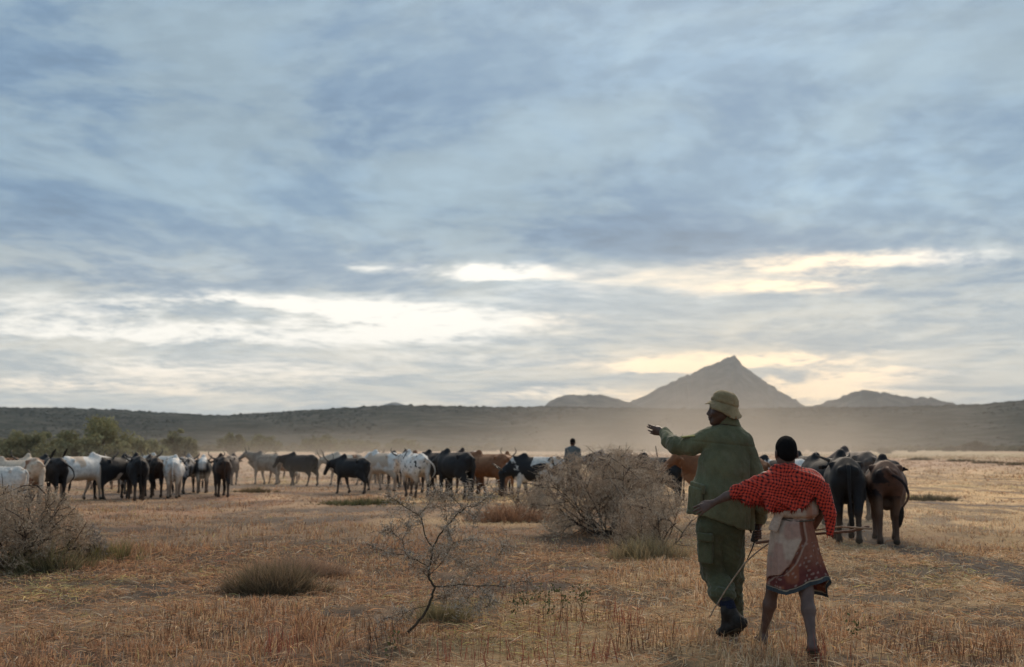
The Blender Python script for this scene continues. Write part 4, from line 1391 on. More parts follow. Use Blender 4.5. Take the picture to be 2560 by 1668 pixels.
# ------------------------------------------------------------------ the small thorn tree in the foreground
def thorn_sapling():
    bx, by = on_ground(1004, 1584)
    dist = by
    root = empty('thorn_sapling', (bx, by, float(ground_z(bx, by)) - 0.02))
    rg = np.random.default_rng(44)
    mpp = dist / FPX / 3.524

    def pt(zx, zy, dep=0.0):
        return np.array([(zx - 366) * mpp, dep, max((1334 - zy) * mpp, 0.0)])
    br = [
        ([(366, 1340), (400, 1300), (480, 1230), (560, 1130), (610, 1030), (640, 940), (650, 900)], 9.0, 7.0, 0, 0),
        ([(650, 900), (600, 830), (600, 740), (620, 640), (625, 565)], 7.2, 5.2, 0, 0.05),
        ([(625, 565), (560, 470), (530, 350), (500, 290), (440, 255), (380, 225), (270, 150), (200, 100)], 4.2, 1.4, 0.05, 0.12),
        ([(625, 565), (690, 450), (760, 370), (830, 290), (905, 230)], 5.0, 3.6, 0.05, -0.05),
        ([(905, 230), (930, 205), (1000, 205), (1060, 160), (1130, 105), (1210, 60)], 3.2, 1.2, -0.05, -0.12),
        ([(930, 205), (940, 120), (935, 30)], 2.2, 1.0, -0.06, 0.0),
        ([(905, 230), (830, 165), (760, 110), (650, 75)], 2.4, 1.0, -0.05, 0.10),
        ([(905, 230), (960, 270), (1015, 300)], 1.9, 1.0, -0.05, -0.15),
        ([(500, 290), (560, 220), (620, 130), (645, 75)], 2.2, 1.0, 0.10, 0.02),
        ([(760, 370), (735, 250), (730, 160)], 2.2, 1.0, 0.0, 0.12),
        ([(600, 740), (560, 710), (480, 660), (420, 640), (390, 560), (375, 490), (300, 430), (240, 380)], 4.0, 1.2, 0.02, -0.18),
        ([(400, 620), (310, 605), (210, 570), (90, 520)], 2.2, 0.9, -0.08, -0.2),
        ([(375, 490), (410, 420), (430, 340)], 1.9, 0.9, -0.12, -0.05),
        ([(600, 830), (520, 750), (440, 660)], 2.6, 1.4, 0.0, 0.14),
        ([(615, 740), (640, 690), (690, 620), (725, 575)], 2.0, 1.0, 0.03, 0.18),
        ([(600, 800), (640, 760), (700, 700), (740, 640), (790, 560), (820, 510), (900, 490), (1000, 480), (1110, 497)], 3.2, 1.0, 0.0, -0.25),
        ([(820, 510), (790, 440), (757, 400)], 1.8, 0.9, -0.18, -0.2),
        ([(780, 610), (850, 660), (900, 690), (1000, 740)], 1.8, 0.8, -0.14, -0.05),
        ([(650, 900), (700, 895), (760, 890), (890, 875), (1020, 885), (1150, 880), (1270, 885), (1400, 840), (1480, 850)], 5.0, 1.0, 0, -0.1),
        ([(890, 875), (940, 800), (1000, 750), (1110, 700)], 2.6, 1.0, -0.03, 0.12),
        ([(1020, 885), (1090, 930), (1130, 1000)], 1.9, 0.9, -0.05, -0.15),
        ([(1040, 888), (980, 940), (900, 1010), (850, 1070)], 2.6, 1.0, -0.05, -0.2),
        ([(930, 990), (1000, 1040), (1080, 1050), (1190, 990)], 1.8, 0.8, -0.14, -0.2),
        ([(720, 895), (730, 960), (740, 1000), (680, 1030)], 1.7, 0.8, 0, 0.12),
        ([(590, 1060), (480, 1080), (400, 1110), (250, 1150), (150, 1200)], 2.4, 1.0, 0, -0.1),
        ([(620, 1020), (700, 1000), (780, 960), (900, 900)], 2.2, 1.0, 0, 0.15),
        ([(1130, 780), (1150, 720), (1200, 640), (1290, 520)], 1.2, 0.7, -0.02, 0.2),
    ]
    segs, ra, rb = [], [], []
    tips = []
    first = None
    for k, (pl, a, b, d0, d1) in enumerate(br):
        P = np.array([pt(zx, zy, d0 + (d1 - d0) * i / (len(pl) - 1)) for i, (zx, zy) in enumerate(pl)])
        P = spline(P, len(pl) * 4)
        P += rg.normal(0, 0.0022, P.shape)
        P[0] = pt(*pl[0], d0)
        R = np.linspace(a, b, len(P)) * 0.00122 + 0.0005
        if k < 4 or k == 18:
            V, F = tube(P, R, 7)
            nm = 'trunk' if k == 0 else 'branch'
            first = obj(nm, mesh_np(nm, V, F, M_BARK_GREEN, True), root)
        else:
            segs += [(P[i], P[i + 1]) for i in range(len(P) - 1)]; ra += list(R[:-1]); rb += list(R[1:])
        if k > 0:
            tips.append((P, a))
    # side twigs with long pale thorns
    tw, tra, trb = [], [], []
    th, thl = [], []
    for P, a in tips:
        L = len(P)
        for _ in range(int(L * 1.7)):
            i = rg.integers(L // 4, L - 1)
            ax = P[i + 1] - P[i]; ax /= np.linalg.norm(ax)
            s = rg.normal(size=3); s -= ax * (s @ ax); s /= np.linalg.norm(s)
            d = ax * 0.6 + s + np.array([0, 0, 0.15]); d /= np.linalg.norm(d)
            q = P[i].copy(); ln = rg.uniform(0.05, 0.17)
            for j in range(4):
                d = d + rg.normal(0, 0.3, 3); d /= np.linalg.norm(d)
                q2 = q + d * ln / 4
                tw.append((q, q2)); tra.append(0.0019 - 0.0002 * j); trb.append(0.0017 - 0.0002 * j)
                for _t in range(3):
                    t_ = rg.normal(size=3); t_ -= d * (t_ @ d) * 0.8; t_ /= np.linalg.norm(t_)
                    th.append((q2, q2 + t_ * rg.uniform(0.015, 0.034)))
                q = q2
        for i in range(L // 3, L - 1):
            for _t in range(2):
                t_ = rg.normal(size=3); t_ /= np.linalg.norm(t_)
                th.append((P[i], P[i] + t_ * rg.uniform(0.018, 0.04)))
    V, F = sticks(np.array(segs + tw), np.array(ra + tra), np.array(rb + trb))
    C = np.repeat(np.vstack([np.tile([[0.075, 0.056, 0.040]], (len(segs), 1)), np.tile([[0.15, 0.11, 0.075]], (len(tw), 1))]), 6, 0)
    th = np.array(th)
    V2, F2 = sticks(th, np.full(len(th), 0.0021), np.full(len(th), 0.0007))
    C2 = np.repeat(np.array([[0.56, 0.475, 0.385]]) * rg.uniform(0.35, 1.25, (len(th), 1)), 6, 0)
    o = obj('twigs', mesh_np('twigs', V, F, M_TWIG, False, C), root); o['kind'] = 'stuff'
    o = obj('thorns', mesh_np('thorns', V2, F2, M_TWIG, False, C2), root); o['kind'] = 'stuff'
    tag(root, 'small leaning bare thorn tree with pale thorns in the foreground grass', 'sapling')


M_BARK_GREEN = mat_plain('sapling_bark', (0.055, 0.045, 0.032), 0.85, 0.15, 0.4, 45, 0.4)
thorn_sapling()


# ------------------------------------------------------------------ tufted shrubs, tall grass, weeds
def tuft(name, px, py, n, halfw, depth, h, c0, c1, seed, label, cat, splay=0.5, wid=0.0022, kind=None, hvar=0.45, dome=True, group=None):
    """a plant of many fine upright stems: colour runs from c0 at the foot to c1 at the tips"""
    rg = np.random.default_rng(seed)
    x, y = on_ground(px, py)
    k = max(n // 14, 1)
    cx, cy = rg.normal(0, 0.55, k) * halfw, rg.normal(0, 0.55, k) * depth
    cl = rg.integers(0, k, n)
    bx = cx[cl] + rg.normal(0, 0.025, n); by_ = cy[cl] + rg.normal(0, 0.025, n)
    e = np.sqrt((bx / halfw) ** 2 + (by_ / depth) ** 2)
    ok = e < 1.15 + 0.35 * rg.random(n) ** 3
    bx, by_, e, cl = bx[ok], by_[ok], e[ok], cl[ok]
    n = len(bx)
    hh = h * (np.sqrt(np.maximum(1 - (e / 1.2) ** 2, 0.15)) if dome else 1.0) * rg.uniform(1 - hvar, 1.05, n)
    hh = hh * rg.uniform(0.45, 1.15, k)[cl]
    lean = rg.normal(0, 0.28, (k, 3))[cl] * (1, 1, 0)
    out = np.stack([bx / halfw, by_ / depth, np.zeros(n)], 1) * splay + lean
    D = unit(out + rg.normal(0, 0.30, (n, 3)) * (1, 1, 0.2) + (0, 0, 1))
    B = np.stack([bx, by_, ground_z(x + bx, y + by_) - float(ground_z(x, y)) - 0.015], 1)
    var = rg.uniform(0.6, 1.35, (n, 1))
    mixc = rg.random((k, 1))[cl]
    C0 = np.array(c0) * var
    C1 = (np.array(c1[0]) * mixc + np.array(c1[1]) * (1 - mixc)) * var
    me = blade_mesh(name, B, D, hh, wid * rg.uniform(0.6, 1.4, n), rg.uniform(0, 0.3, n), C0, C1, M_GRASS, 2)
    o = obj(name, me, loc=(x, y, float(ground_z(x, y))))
    tag(o, label, cat, group, kind)
    return o


OLV, DKO, TANC, PNK, YGR, GRN = (0.24, 0.19, 0.11), (0.070, 0.056, 0.038), (0.44, 0.30, 0.20), (0.46, 0.31, 0.23), (0.34, 0.31, 0.12), (0.14, 0.16, 0.06)
sh = tuft('low_shrub', 690, 1478, 5200, 0.50, 0.26, 0.46, (0.095, 0.072, 0.050), (OLV, (0.38, 0.27, 0.18)), 1, 'dense dark olive shrub in the foreground grass', 'shrub', 0.75, 0.0026, hvar=0.7)
tuft('low_shrub', 745, 1440, 5000, 0.55, 0.25, 0.38, (0.16, 0.11, 0.075), (TANC, PNK), 2, 'feathery tan grass shrub right behind the dark olive one', 'shrub', 0.6, 0.0018)
tuft('grass_clump', 95, 1420, 1300, 0.60, 0.45, 0.58, (0.16, 0.14, 0.08), ((0.33, 0.29, 0.13), (0.34, 0.25, 0.16)), 3, 'tall yellow-green grass growing in front of the left bush', 'grass clump', 0.3, 0.0032)
tuft('grass_clump', 270, 1395, 900, 0.60, 0.5, 0.42, (0.13, 0.12, 0.06), (YGR, (0.30, 0.20, 0.12)), 5, 'yellow-green grass round the knee-high grey bush', 'grass clump', 0.3, 0.003)
tuft('grass_clump', 1265, 1300, 2000, 0.85, 0.7, 0.55, (0.22, 0.13, 0.085), ((0.42, 0.25, 0.155), (0.34, 0.19, 0.12)), 6, 'rusty brown grass clump left of the big grey bush', 'grass clump', 0.35, 0.004)
tuft('grass_clump', 1620, 1395, 1500, 0.62, 0.45, 0.46, (0.22, 0.17, 0.10), ((0.40, 0.33, 0.17), (0.56, 0.41, 0.25)), 7, 'olive and straw grass at the foot of the big grey bush', 'grass clump', 0.35, 0.003)
tuft('grass_clump', 910, 1262, 2400, 1.15, 0.8, 0.28, (0.10, 0.10, 0.05), ((0.16, 0.16, 0.08), (0.20, 0.17, 0.10)), 8, 'low green patch behind the top of the thorn tree', 'grass clump', 0.4, 0.005)
tuft('grass_clump', 640, 1232, 1400, 0.7, 0.6, 0.26, (0.10, 0.09, 0.05), ((0.18, 0.15, 0.08), (0.26, 0.15, 0.10)), 9, 'greenish brown grass patch below the beige cow', 'grass clump', 0.4, 0.005)
tuft('grass_clump', 1120, 1545, 900, 0.32, 0.20, 0.30, (0.20, 0.17, 0.10), ((0.27, 0.24, 0.12), (0.42, 0.31, 0.19)), 10, 'greenish grass clump under the lower right branches of the thorn tree', 'grass clump', 0.35, 0.0024)
for k_, (px_, py_, w_, h_, lb_) in enumerate([
        (2300, 1152, 1.6, 0.55, 'small olive shrub on the far plain right of the last cow'), (2400, 1156, 2.0, 0.5, 'low grey-green shrub on the far plain, nearer the right edge'),
        (2468, 1160, 1.6, 0.45, 'flat grey shrub by the right edge of the plain'), (2545, 1165, 1.6, 0.5, 'dark low shrub cut by the right frame edge'), (2330, 1250, 0.7, 0.30, 'low brown shrub beside the dark track on the right')]):
    tuft('low_shrub', px_, py_, 1600, w_, w_ * 0.7, h_, (0.09, 0.075, 0.05), ((0.13, 0.13, 0.07), (0.20, 0.155, 0.105)), 20 + k_, lb_, 'shrub', 0.6, 0.010 if k_ < 4 else 0.005)


def weeds():
    """reddish stems and small green leaf heads in the foreground"""
    rg = np.random.default_rng(3)
    for name, spots, hmin, hmax, col0, col1, n, w in (
            ('red_stems', [(1140, 1655, 0.5), (1270, 1650, 0.4), (1555, 1560, 0.25), (1480, 1650, 0.3), (1380, 1600, 0.3), (700, 1640, 0.3), (2040, 1640, 0.3)], 0.12, 0.30, (0.22, 0.055, 0.045), (0.30, 0.10, 0.07), 300, 0.0022),
            ('brown_stems', [(1430, 1560, 0.4), (1330, 1500, 0.5), (900, 1610, 0.6), (500, 1600, 0.6), (1600, 1620, 0.3), (2300, 1620, 0.6), (2480, 1640, 0.4)], 0.15, 0.36, (0.09, 0.045, 0.032), (0.15, 0.075, 0.05), 520, 0.0019),
            ('straw_stems', [(1450, 1640, 0.5), (2150, 1440, 0.8), (2260, 1540, 0.6), (1700, 1560, 0.7), (400, 1420, 0.8), (1000, 1500, 0.8), (1250, 1560, 0.6), (200, 1600, 0.7), (1950, 1620, 0.6)], 0.14, 0.42, (0.40, 0.29, 0.17), (0.58, 0.44, 0.28), 520, 0.0017)):
        Bs = []
        for (px, py, sp) in spots:
            x, y = on_ground(px, py)
            m = n // len(spots)
            Bs.append(np.stack([x + rg.normal(0, sp * 0.45, m), y + rg.normal(0, sp * 0.35, m), np.zeros(m)], 1))
        B = np.vstack(Bs); B[:, 2] = ground_z(B[:, 0], B[:, 1]) - 0.01
        m = len(B)
        D = unit(rg.normal(0, 0.16, (m, 3)) * (1, 1, 0) + (0, 0, 1))
        c = rg.uniform(0.6, 1.3, (m, 1))
        me = blade_mesh(name, B, D, rg.uniform(hmin, hmax, m), w * rg.uniform(0.7, 1.3, m), rg.uniform(0, 0.25, m), np.array(col0) * c, np.array(col1) * c, M_GRASS)
        tag(obj(name, me), kind='stuff')
    spots = [(1340, 1483), (1388, 1482), (1312, 1498), (1462, 1484), (1410, 1515), (1370, 1530), (1290, 1525), (1450, 1500), (980, 1630), (2130, 1560)]
    V, F, C = [], [], []
    o = 0
    for (px, py) in spots:
        x, y = on_ground(px, py + 55)
        z = float(ground_z(x, y))
        for j in range(26):
            h = z + rg.uniform(0.12, 0.27)
            p = np.array([x + rg.normal(0, 0.028), y + rg.normal(0, 0.028), h])
            d = unit(rg.normal(size=(1, 3)) + (0, 0, 0.5))[0] * rg.uniform(0.02, 0.04)
            s = np.cross(d, rg.normal(size=3)); s = s / np.linalg.norm(s) * 0.009
            V += [p, p + d * 0.5 + s, p + d, p + d * 0.5 - s]; F.append((o, o + 1, o + 2, o + 3)); o += 4
            C += [np.array((0.085, 0.095, 0.045)) * rg.uniform(0.6, 1.4)] * 4
    tag(obj('weeds', mesh_np('weeds', np.array(V), np.array(F), M_GRASS, False, np.array(C))), kind='stuff')


weeds()


# ------------------------------------------------------------------ green trees beyond the herd
M_LEAF = mat_blades('tree_leaf')
M_TRUNK = mat_plain('tree_bark', (0.07, 0.055, 0.042), 0.95, 0.1, 0.3, 6)


def bush_tree(px, dist, halfw, height, seed, label, leaf=(0.115, 0.128, 0.056), n=7000, size=0.16, trunk_h=0.25, peak=0.0, group='green trees beyond the herd', clumps=60, low=0.08, cat='tree'):
    rg = np.random.default_rng(seed)
    x, y = at_dist(px, dist)
    root = empty('acacia_tree', (x, y, float(ground_z(x, y)) - 0.05))
    parts = []
    cc = []
    for k in range(clumps):
        a = rg.uniform(0, 6.28); rr = math.sqrt(rg.random())
        cx, cy = rr * halfw * math.cos(a), rr * halfw * 0.8 * math.sin(a)
        top = height * (1 - 0.55 * rr ** 2) + peak * height * math.exp(-((cx - 0.1 * halfw) / (0.22 * halfw)) ** 2) * 0.25
        cz = rg.uniform(low * height, top * 0.92)
        cc.append((cx, cy, cz, rg.uniform(0.16, 0.34) * min(halfw, height) * 0.75))
    base = [(rg.normal(0, 0.12 * halfw), rg.normal(0, 0.1 * halfw), 0) for _ in range(4)]
    for k, (cx, cy, cz, r) in enumerate(cc):
        if k % 2 == 0:
            b = base[k % 4]
            mid = np.array([b[0] * 0.6 + cx * 0.4, b[1] * 0.6 + cy * 0.4, cz * 0.55])
            P = spline([b, mid, (cx, cy, cz)], 6) + rg.normal(0, 0.03, (6, 3))
            parts.append(tube(P, np.linspace(0.030, 0.008, 6) * height ** 0.7, 5))
    for b in base:
        P = np.array([b, (b[0] * 1.05, b[1], height * trunk_h * 0.5), (b[0] * 1.3, b[1] * 1.2, height * trunk_h + 0.2)])
        parts.append(tube(P, np.array([0.055, 0.045, 0.03]) * height ** 0.6, 6))
    V, F = join(parts)
    obj('trunk', mesh_np('trunk', V, F, M_TRUNK, True), root)
    cc = np.array(cc)
    k = rg.integers(0, clumps, n)
    d = unit(rg.normal(size=(n, 3))) * (rg.random((n, 1)) ** 0.45)
    p = cc[k, :3] + d * cc[k, 3:4] * (1.25, 1.25, 0.85)
    p[:, 2] = np.maximum(p[:, 2], 0.05)
    u = unit(rg.normal(size=(n, 3))); v = unit(np.cross(u, rg.normal(size=(n, 3))))
    s = size * rg.uniform(0.45, 1.25, (n, 1))
    V = np.stack([p - u * s, p + v * s * 0.45, p + u * s, p - v * s * 0.45], 1).reshape(-1, 3)
    F = np.arange(n * 4).reshape(-1, 4)
    tone = rg.uniform(0.65, 1.35, (clumps, 1))[k] * rg.uniform(0.75, 1.25, (n, 1))
    c = np.array(leaf) * tone
    obj('crown', mesh_np('crown', V, F, M_LEAF, False, np.repeat(c, 4, 0)), root)
    return tag(root, label, cat, group)


bush_tree(95, 92, 4.0, 3.05, 1, 'dark green spreading tree at the left frame edge behind the cattle', n=15000, clumps=110, leaf=(0.20, 0.195, 0.115))
bush_tree(245, 86, 3.9, 3.2, 2, 'tallest green tree with a pointed crown behind the left bunch of cattle', n=16000, clumps=120, peak=1.0, leaf=(0.225, 0.22, 0.125))
bush_tree(345, 98, 2.9, 2.7, 3, 'lower green tree leaning against the pointed one', n=10000, clumps=80, leaf=(0.225, 0.22, 0.13))
bush_tree(450, 120, 1.9, 3.7, 4, 'rounded green tree standing by itself left of the dust', n=8000, leaf=(0.235, 0.23, 0.14), low=0.2)
bush_tree(20, 110, 2.6, 2.2, 5, 'low green tree cut by the left frame edge', n=4000)
bush_tree(582, 190, 2.4, 4.6, 6, 'slender hazy tree fading in the dust behind the left bunch', n=3500, size=0.25, low=0.35)
bush_tree(655, 210, 3.6, 4.3, 7, 'broad hazy tree fading in the dust above the beige cow', n=3500, size=0.28, low=0.3)
bush_tree(800, 250, 4.2, 5.0, 8, 'faint tall tree in the dust above the gap in the herd', n=3500, size=0.32, low=0.3)
bush_tree(900, 300, 5.0, 4.6, 9, 'faint wide tree in the dust above the black bull', n=3000, size=0.35, low=0.25)
bush_tree(1010, 330, 5.0, 4.4, 10, 'faint tree in the dust above the white cows', n=3000, size=0.38, low=0.25)
bush_tree(2432, 470, 5.0, 4.6, 11, 'dark round tree on the far edge of the plain, right side', n=4500, size=0.5, leaf=(0.045, 0.052, 0.030), group='trees on the far edge of the plain')
bush_tree(2368, 480, 2.4, 2.4, 12, 'small dark bush just left of the dark round tree', n=1800, size=0.45, leaf=(0.05, 0.056, 0.034), group='trees on the far edge of the plain', cat='bush')
bush_tree(2204, 300, 1.7, 2.1, 13, 'hazy brown bush on the plain above the last cow', n=1800, size=0.3, leaf=(0.10, 0.088, 0.06), group='trees on the far edge of the plain', cat='bush')

# ------------------------------------------------------------------ people
def arr(*a):
    return np.array(a, float)


def cloth_mat(name, color, var=0.25, weave=900.0, dirt=None, rough=0.9):
    m, g, b = new_mat(name)
    co = g.n('ShaderNodeTexCoord').outputs['Object']
    f, _ = g.noise(co, 5.0, 5.0, 0.6)
    f2, _ = g.noise(co, weave * 0.25, 2.0, 0.5)
    c = g.mix(g.smooth(f, 0.3, 0.7), tuple(v * (1 - var) for v in color), tuple(v * (1 + var) for v in color))
    if dirt:
        f3, _ = g.noise(co, 9.0, 5.0, 0.65)
        c = g.mix(g.mul(g.smooth(f3, 0.5, 0.72), 0.5), c, dirt)
    c = g.vscale(c, g.smooth(f2, 0.3, 0.7, 0.9, 1.1))
    g.put(b.inputs['Base Color'], c)
    b.inputs['Roughness'].default_value = rough
    b.inputs['Specular IOR Level'].default_value = 0.15
    b.inputs['Sheen Weight'].default_value = 0.15
    f4, _ = g.noise(g.vmath('MULTIPLY', co, (1, 1, 0.5)), 26.0, 4.0, 0.6)
    set_bump(g, b, f4, 0.6, 0.02)
    return m


def skin_mat(name, color, spec=0.45, rough=0.45):
    m, g, b = new_mat(name)
    co = g.n('ShaderNodeTexCoord').outputs['Object']
    f, _ = g.noise(co, 14.0, 5.0, 0.6)
    c = g.mix(g.smooth(f, 0.3, 0.7), tuple(v * 0.8 for v in color), tuple(v * 1.2 for v in color))
    g.put(b.inputs['Base Color'], c)
    b.inputs['Roughness'].default_value = rough
    b.inputs['Specular IOR Level'].default_value = spec
    b.inputs['Subsurface Weight'].default_value = 0.0
    f2, _ = g.noise(co, 180.0, 2.0, 0.6)
    set_bump(g, b, f2, 0.1, 0.004)
    return m


def folds(V, F, terms):
    """push the cloth in and out along its normals: terms = (scale xyz, amplitude, seed, ridged)"""
    N = normals(V, F)
    d = 0
    for sc, amp, seed, ridged in terms:
        n = fbm3(V * np.array(sc), 3, seed) - 0.5
        if ridged:
            n = 0.25 - np.abs(n) * 1.6
        d = d + n * amp * 2
    return V + N * np.asarray(d)[:, None]


def lathe(prof, n=36, fn=None):
    """rings of (radius, z); fn(angle, radius, z) -> point"""
    V = []
    for r, z in prof:
        for k in range(n):
            a = 2 * math.pi * k / n
            V.append(fn(a, r, z) if fn else (r * math.cos(a), r * math.sin(a), z))
    F = [(i * n + k, i * n + (k + 1) % n, (i + 1) * n + (k + 1) % n, (i + 1) * n + k) for i in range(len(prof) - 1) for k in range(n)]
    return np.array(V), np.array(F)


def head_forms(B, c, f, k=1.0, face=True, hr=1.0):
    """a head at centre c looking along f: skull, jaw, brow, nose, lips, ears"""
    f = f / np.linalg.norm(f)
    up = arr(0, 0, 1); up = up - f * (up @ f); up /= np.linalg.norm(up)
    s = np.cross(up, f)
    M = np.stack([f, s, up], 1)
    e = Matrix(M.tolist()).to_euler()
    rot = (e.x, e.y, e.z)
    def P(a, b, d):
        return c + k * (f * a + s * b + up * d)
    def E(a, b, d, r, kk=0.012, sub=False):
        B.ell(P(a, b, d), np.array(r) * k, kk * k, rot, sub)
    E(-0.008, 0, 0.035, (0.098 * hr, 0.076 * hr, 0.094 * hr), 0.01)
    E(0.040, 0, -0.025, (0.056, 0.060, 0.082), 0.03)
    B.cone(P(0.0, 0.035, -0.055), P(0.070, 0.008, -0.098), 0.030 * k, 0.020 * k, 0.03)
    B.cone(P(0.0, -0.035, -0.055), P(0.070, -0.008, -0.098), 0.030 * k, 0.020 * k, 0.03)
    E(0.076, 0, -0.104, (0.018, 0.020, 0.016), 0.02)
    if face:
        B.cone(P(0.080, -0.032, 0.022), P(0.080, 0.032, 0.022), 0.013 * k, 0.013 * k, 0.012)
        for q in (-1, 1):
            E(0.104, 0.033 * q, 0.002, (0.020, 0.017, 0.013), 0.012, True)
            E(0.074, 0.030 * q, 0.002, (0.014, 0.014, 0.012), 0.004)
            E(0.068, 0.040 * q, -0.032, (0.022, 0.018, 0.018), 0.02)
        B.cone(P(0.092, 0, 0.004), P(0.114, 0, -0.034), 0.008 * k, 0.011 * k, 0.012)
        E(0.104, 0, -0.038, (0.013, 0.022, 0.010), 0.008)
        E(0.096, 0, -0.052, (0.010, 0.022, 0.010), 0.012)
        E(0.102, 0, -0.063, (0.012, 0.024, 0.0075), 0.004)
        E(0.099, 0, -0.079, (0.012, 0.022, 0.0080), 0.004)
    for q in (-1, 1):
        E(-0.014, 0.081 * hr * q, -0.008, (0.022, 0.010, 0.032), 0.006)
        E(-0.004, 0.084 * hr * q, -0.008, (0.009, 0.005, 0.016), 0.004, True)
    return P


def fingers(B, wrist, d, lat, nrm, k=1.0, curl=(0.2, 0.25, 0.3, 0.4), fan=0.10, thumb=1.0, gap=0.0):
    """a hand: palm from the wrist along d, four fingers of unequal length bending towards nrm, thumb off the side of the palm (+lat)"""
    d = d / np.linalg.norm(d); lat = lat - d * (lat @ d); lat /= np.linalg.norm(lat); nrm = nrm - d * (nrm @ d) - lat * (nrm @ lat); nrm /= np.linalg.norm(nrm)
    B.flat(wrist, wrist + d * 0.088 * k, (0.027 * k, 0.018 * k), (0.040 * k, 0.014 * k), lat, 0.015)
    tips = []
    for i, (o, ln, r) in enumerate(((0.029, 0.072, 0.0092), (0.0098, 0.080, 0.0095), (-0.0098, 0.074, 0.0090), (-0.028, 0.060, 0.0080))):
        b = wrist + d * (0.083 - 0.004 * abs(i - 1)) * k + lat * o * k
        a = curl[i]
        g_ = gap if i < 2 else -gap
        dd = d + lat * (o / 0.03 * fan + g_); dd /= np.linalg.norm(dd)
        p = b
        for j, fr in enumerate((0.46, 0.30, 0.24)):
            an = a * (0.6 + j * 0.75)
            v = dd * math.cos(an) + nrm * math.sin(an)
            q = p + v * ln * fr * k
            B.cone(p, q, r * k * (1 - 0.08 * j), r * k * (0.94 - 0.10 * j), 0.004)
            p = q
        tips.append(p)
    t0 = wrist + d * 0.022 * k + lat * 0.024 * k
    t1 = t0 + (d * 0.55 + lat * 0.75 * thumb + nrm * 0.25) * 0.040 * k
    t2 = t1 + (d * 0.85 + lat * 0.25 * thumb + nrm * 0.35) * 0.032 * k
    t3 = t2 + (d * 0.95 + nrm * 0.3) * 0.026 * k
    B.chain([t0, t1, t2, t3], [0.014 * k, 0.0115 * k, 0.0098 * k, 0.008 * k], 0.008)
    return tips


M_SKIN_M = skin_mat('skin_dark', (0.068, 0.037, 0.027))
M_SKIN_B = skin_mat('skin_boy', (0.105, 0.062, 0.050), 0.35, 0.55)
M_GREEN = cloth_mat('uniform_green', (0.108, 0.112, 0.064), 0.24, dirt=(0.155, 0.148, 0.098))
M_GREEN2 = cloth_mat('uniform_trousers', (0.068, 0.074, 0.042), 0.30, dirt=(0.115, 0.105, 0.068))
M_KHAKI = cloth_mat('hat_khaki', (0.24, 0.185, 0.10), 0.28, dirt=(0.30, 0.21, 0.14))
M_BOOT = mat_plain('boot_leather', (0.024, 0.021, 0.019), 0.75, 0.2, 0.4, 25, 0.3, 40)
M_SOLE = mat_plain('boot_sole', (0.055, 0.036, 0.020), 0.8, 0.2, 0.4, 30, 0.3, 50)
M_SOCK = mat_plain('sock_wool', (0.014, 0.016, 0.030), 0.95, 0.05, 0.4, 60)
M_SOCKR = mat_plain('sock_cuff', (0.22, 0.03, 0.03), 0.95, 0.05, 0.3, 60)
M_BLACK = mat_plain('radio_plastic', (0.012, 0.012, 0.013), 0.4, 0.4, 0.3, 30)
M_PATCH = mat_plain('shoulder_badge', (0.20, 0.20, 0.075), 0.8, 0.2, 0.3, 80)
M_HAIR = mat_plain('short_hair', (0.008, 0.0075, 0.008), 0.95, 0.1, 0.5, 160, 0.8, 240)
M_EYE = mat_plain('eye_white', (0.40, 0.36, 0.32), 0.25, 0.5, 0.05, 20)


def place_person(name, px, dist):
    x, y = at_dist(px, dist)
    az = math.atan2(x, y)
    return empty(name, (x, y, float(ground_z(x, y)) - 0.005), -az)


def rounded_boot(ank, heel, toe, root, shaft_top):
    """leather boot: shaft, heel, vamp and toe cap in one skin, with a separate ribbed sole"""
    B = Body()
    up = ank - (heel + toe) / 2; up /= np.linalg.norm(up)
    ax = toe - heel; L = np.linalg.norm(ax); ax /= L
    side = np.cross(ax, up)
    B.cone(shaft_top, ank, 0.054, 0.048, 0.02)
    B.cone(ank, heel + up * 0.045 + ax * 0.03, 0.048, 0.038, 0.03)
    B.flat(heel + up * 0.045 + ax * 0.02, toe + up * 0.035 - ax * 0.05, (0.036, 0.036), (0.046, 0.030), side, 0.04)
    B.cone(ank + ax * 0.02, toe - ax * 0.08 + up * 0.045, 0.046, 0.030, 0.04)
    B.ell(toe - ax * 0.05 + up * 0.035, (0.045, 0.045, 0.034), 0.02)
    V, F = B.mesh(0.006)
    V = folds(V, F, [((26, 26, 40), 0.0025, 5, False)])
    b = obj('boot', mesh_np('boot', V, F, M_BOOT), root)
    Sx = Body()
    Sx.flat(heel + ax * 0.03 + up * 0.008, toe - ax * 0.10 + up * 0.008, (0.036, 0.013), (0.042, 0.012), side, 0.006)
    Sx.flat(toe - ax * 0.10 + up * 0.008, toe - ax * 0.035 + up * 0.012, (0.046, 0.012), (0.036, 0.011), side, 0.006)
    Sx.flat(heel + ax * 0.03 - up * 0.006, heel + ax * 0.07 - up * 0.006, (0.035, 0.012), (0.034, 0.012), side, 0.004)
    V, F = Sx.mesh(0.006)
    obj('sole', mesh_np('sole', V, F, M_SOLE), b)


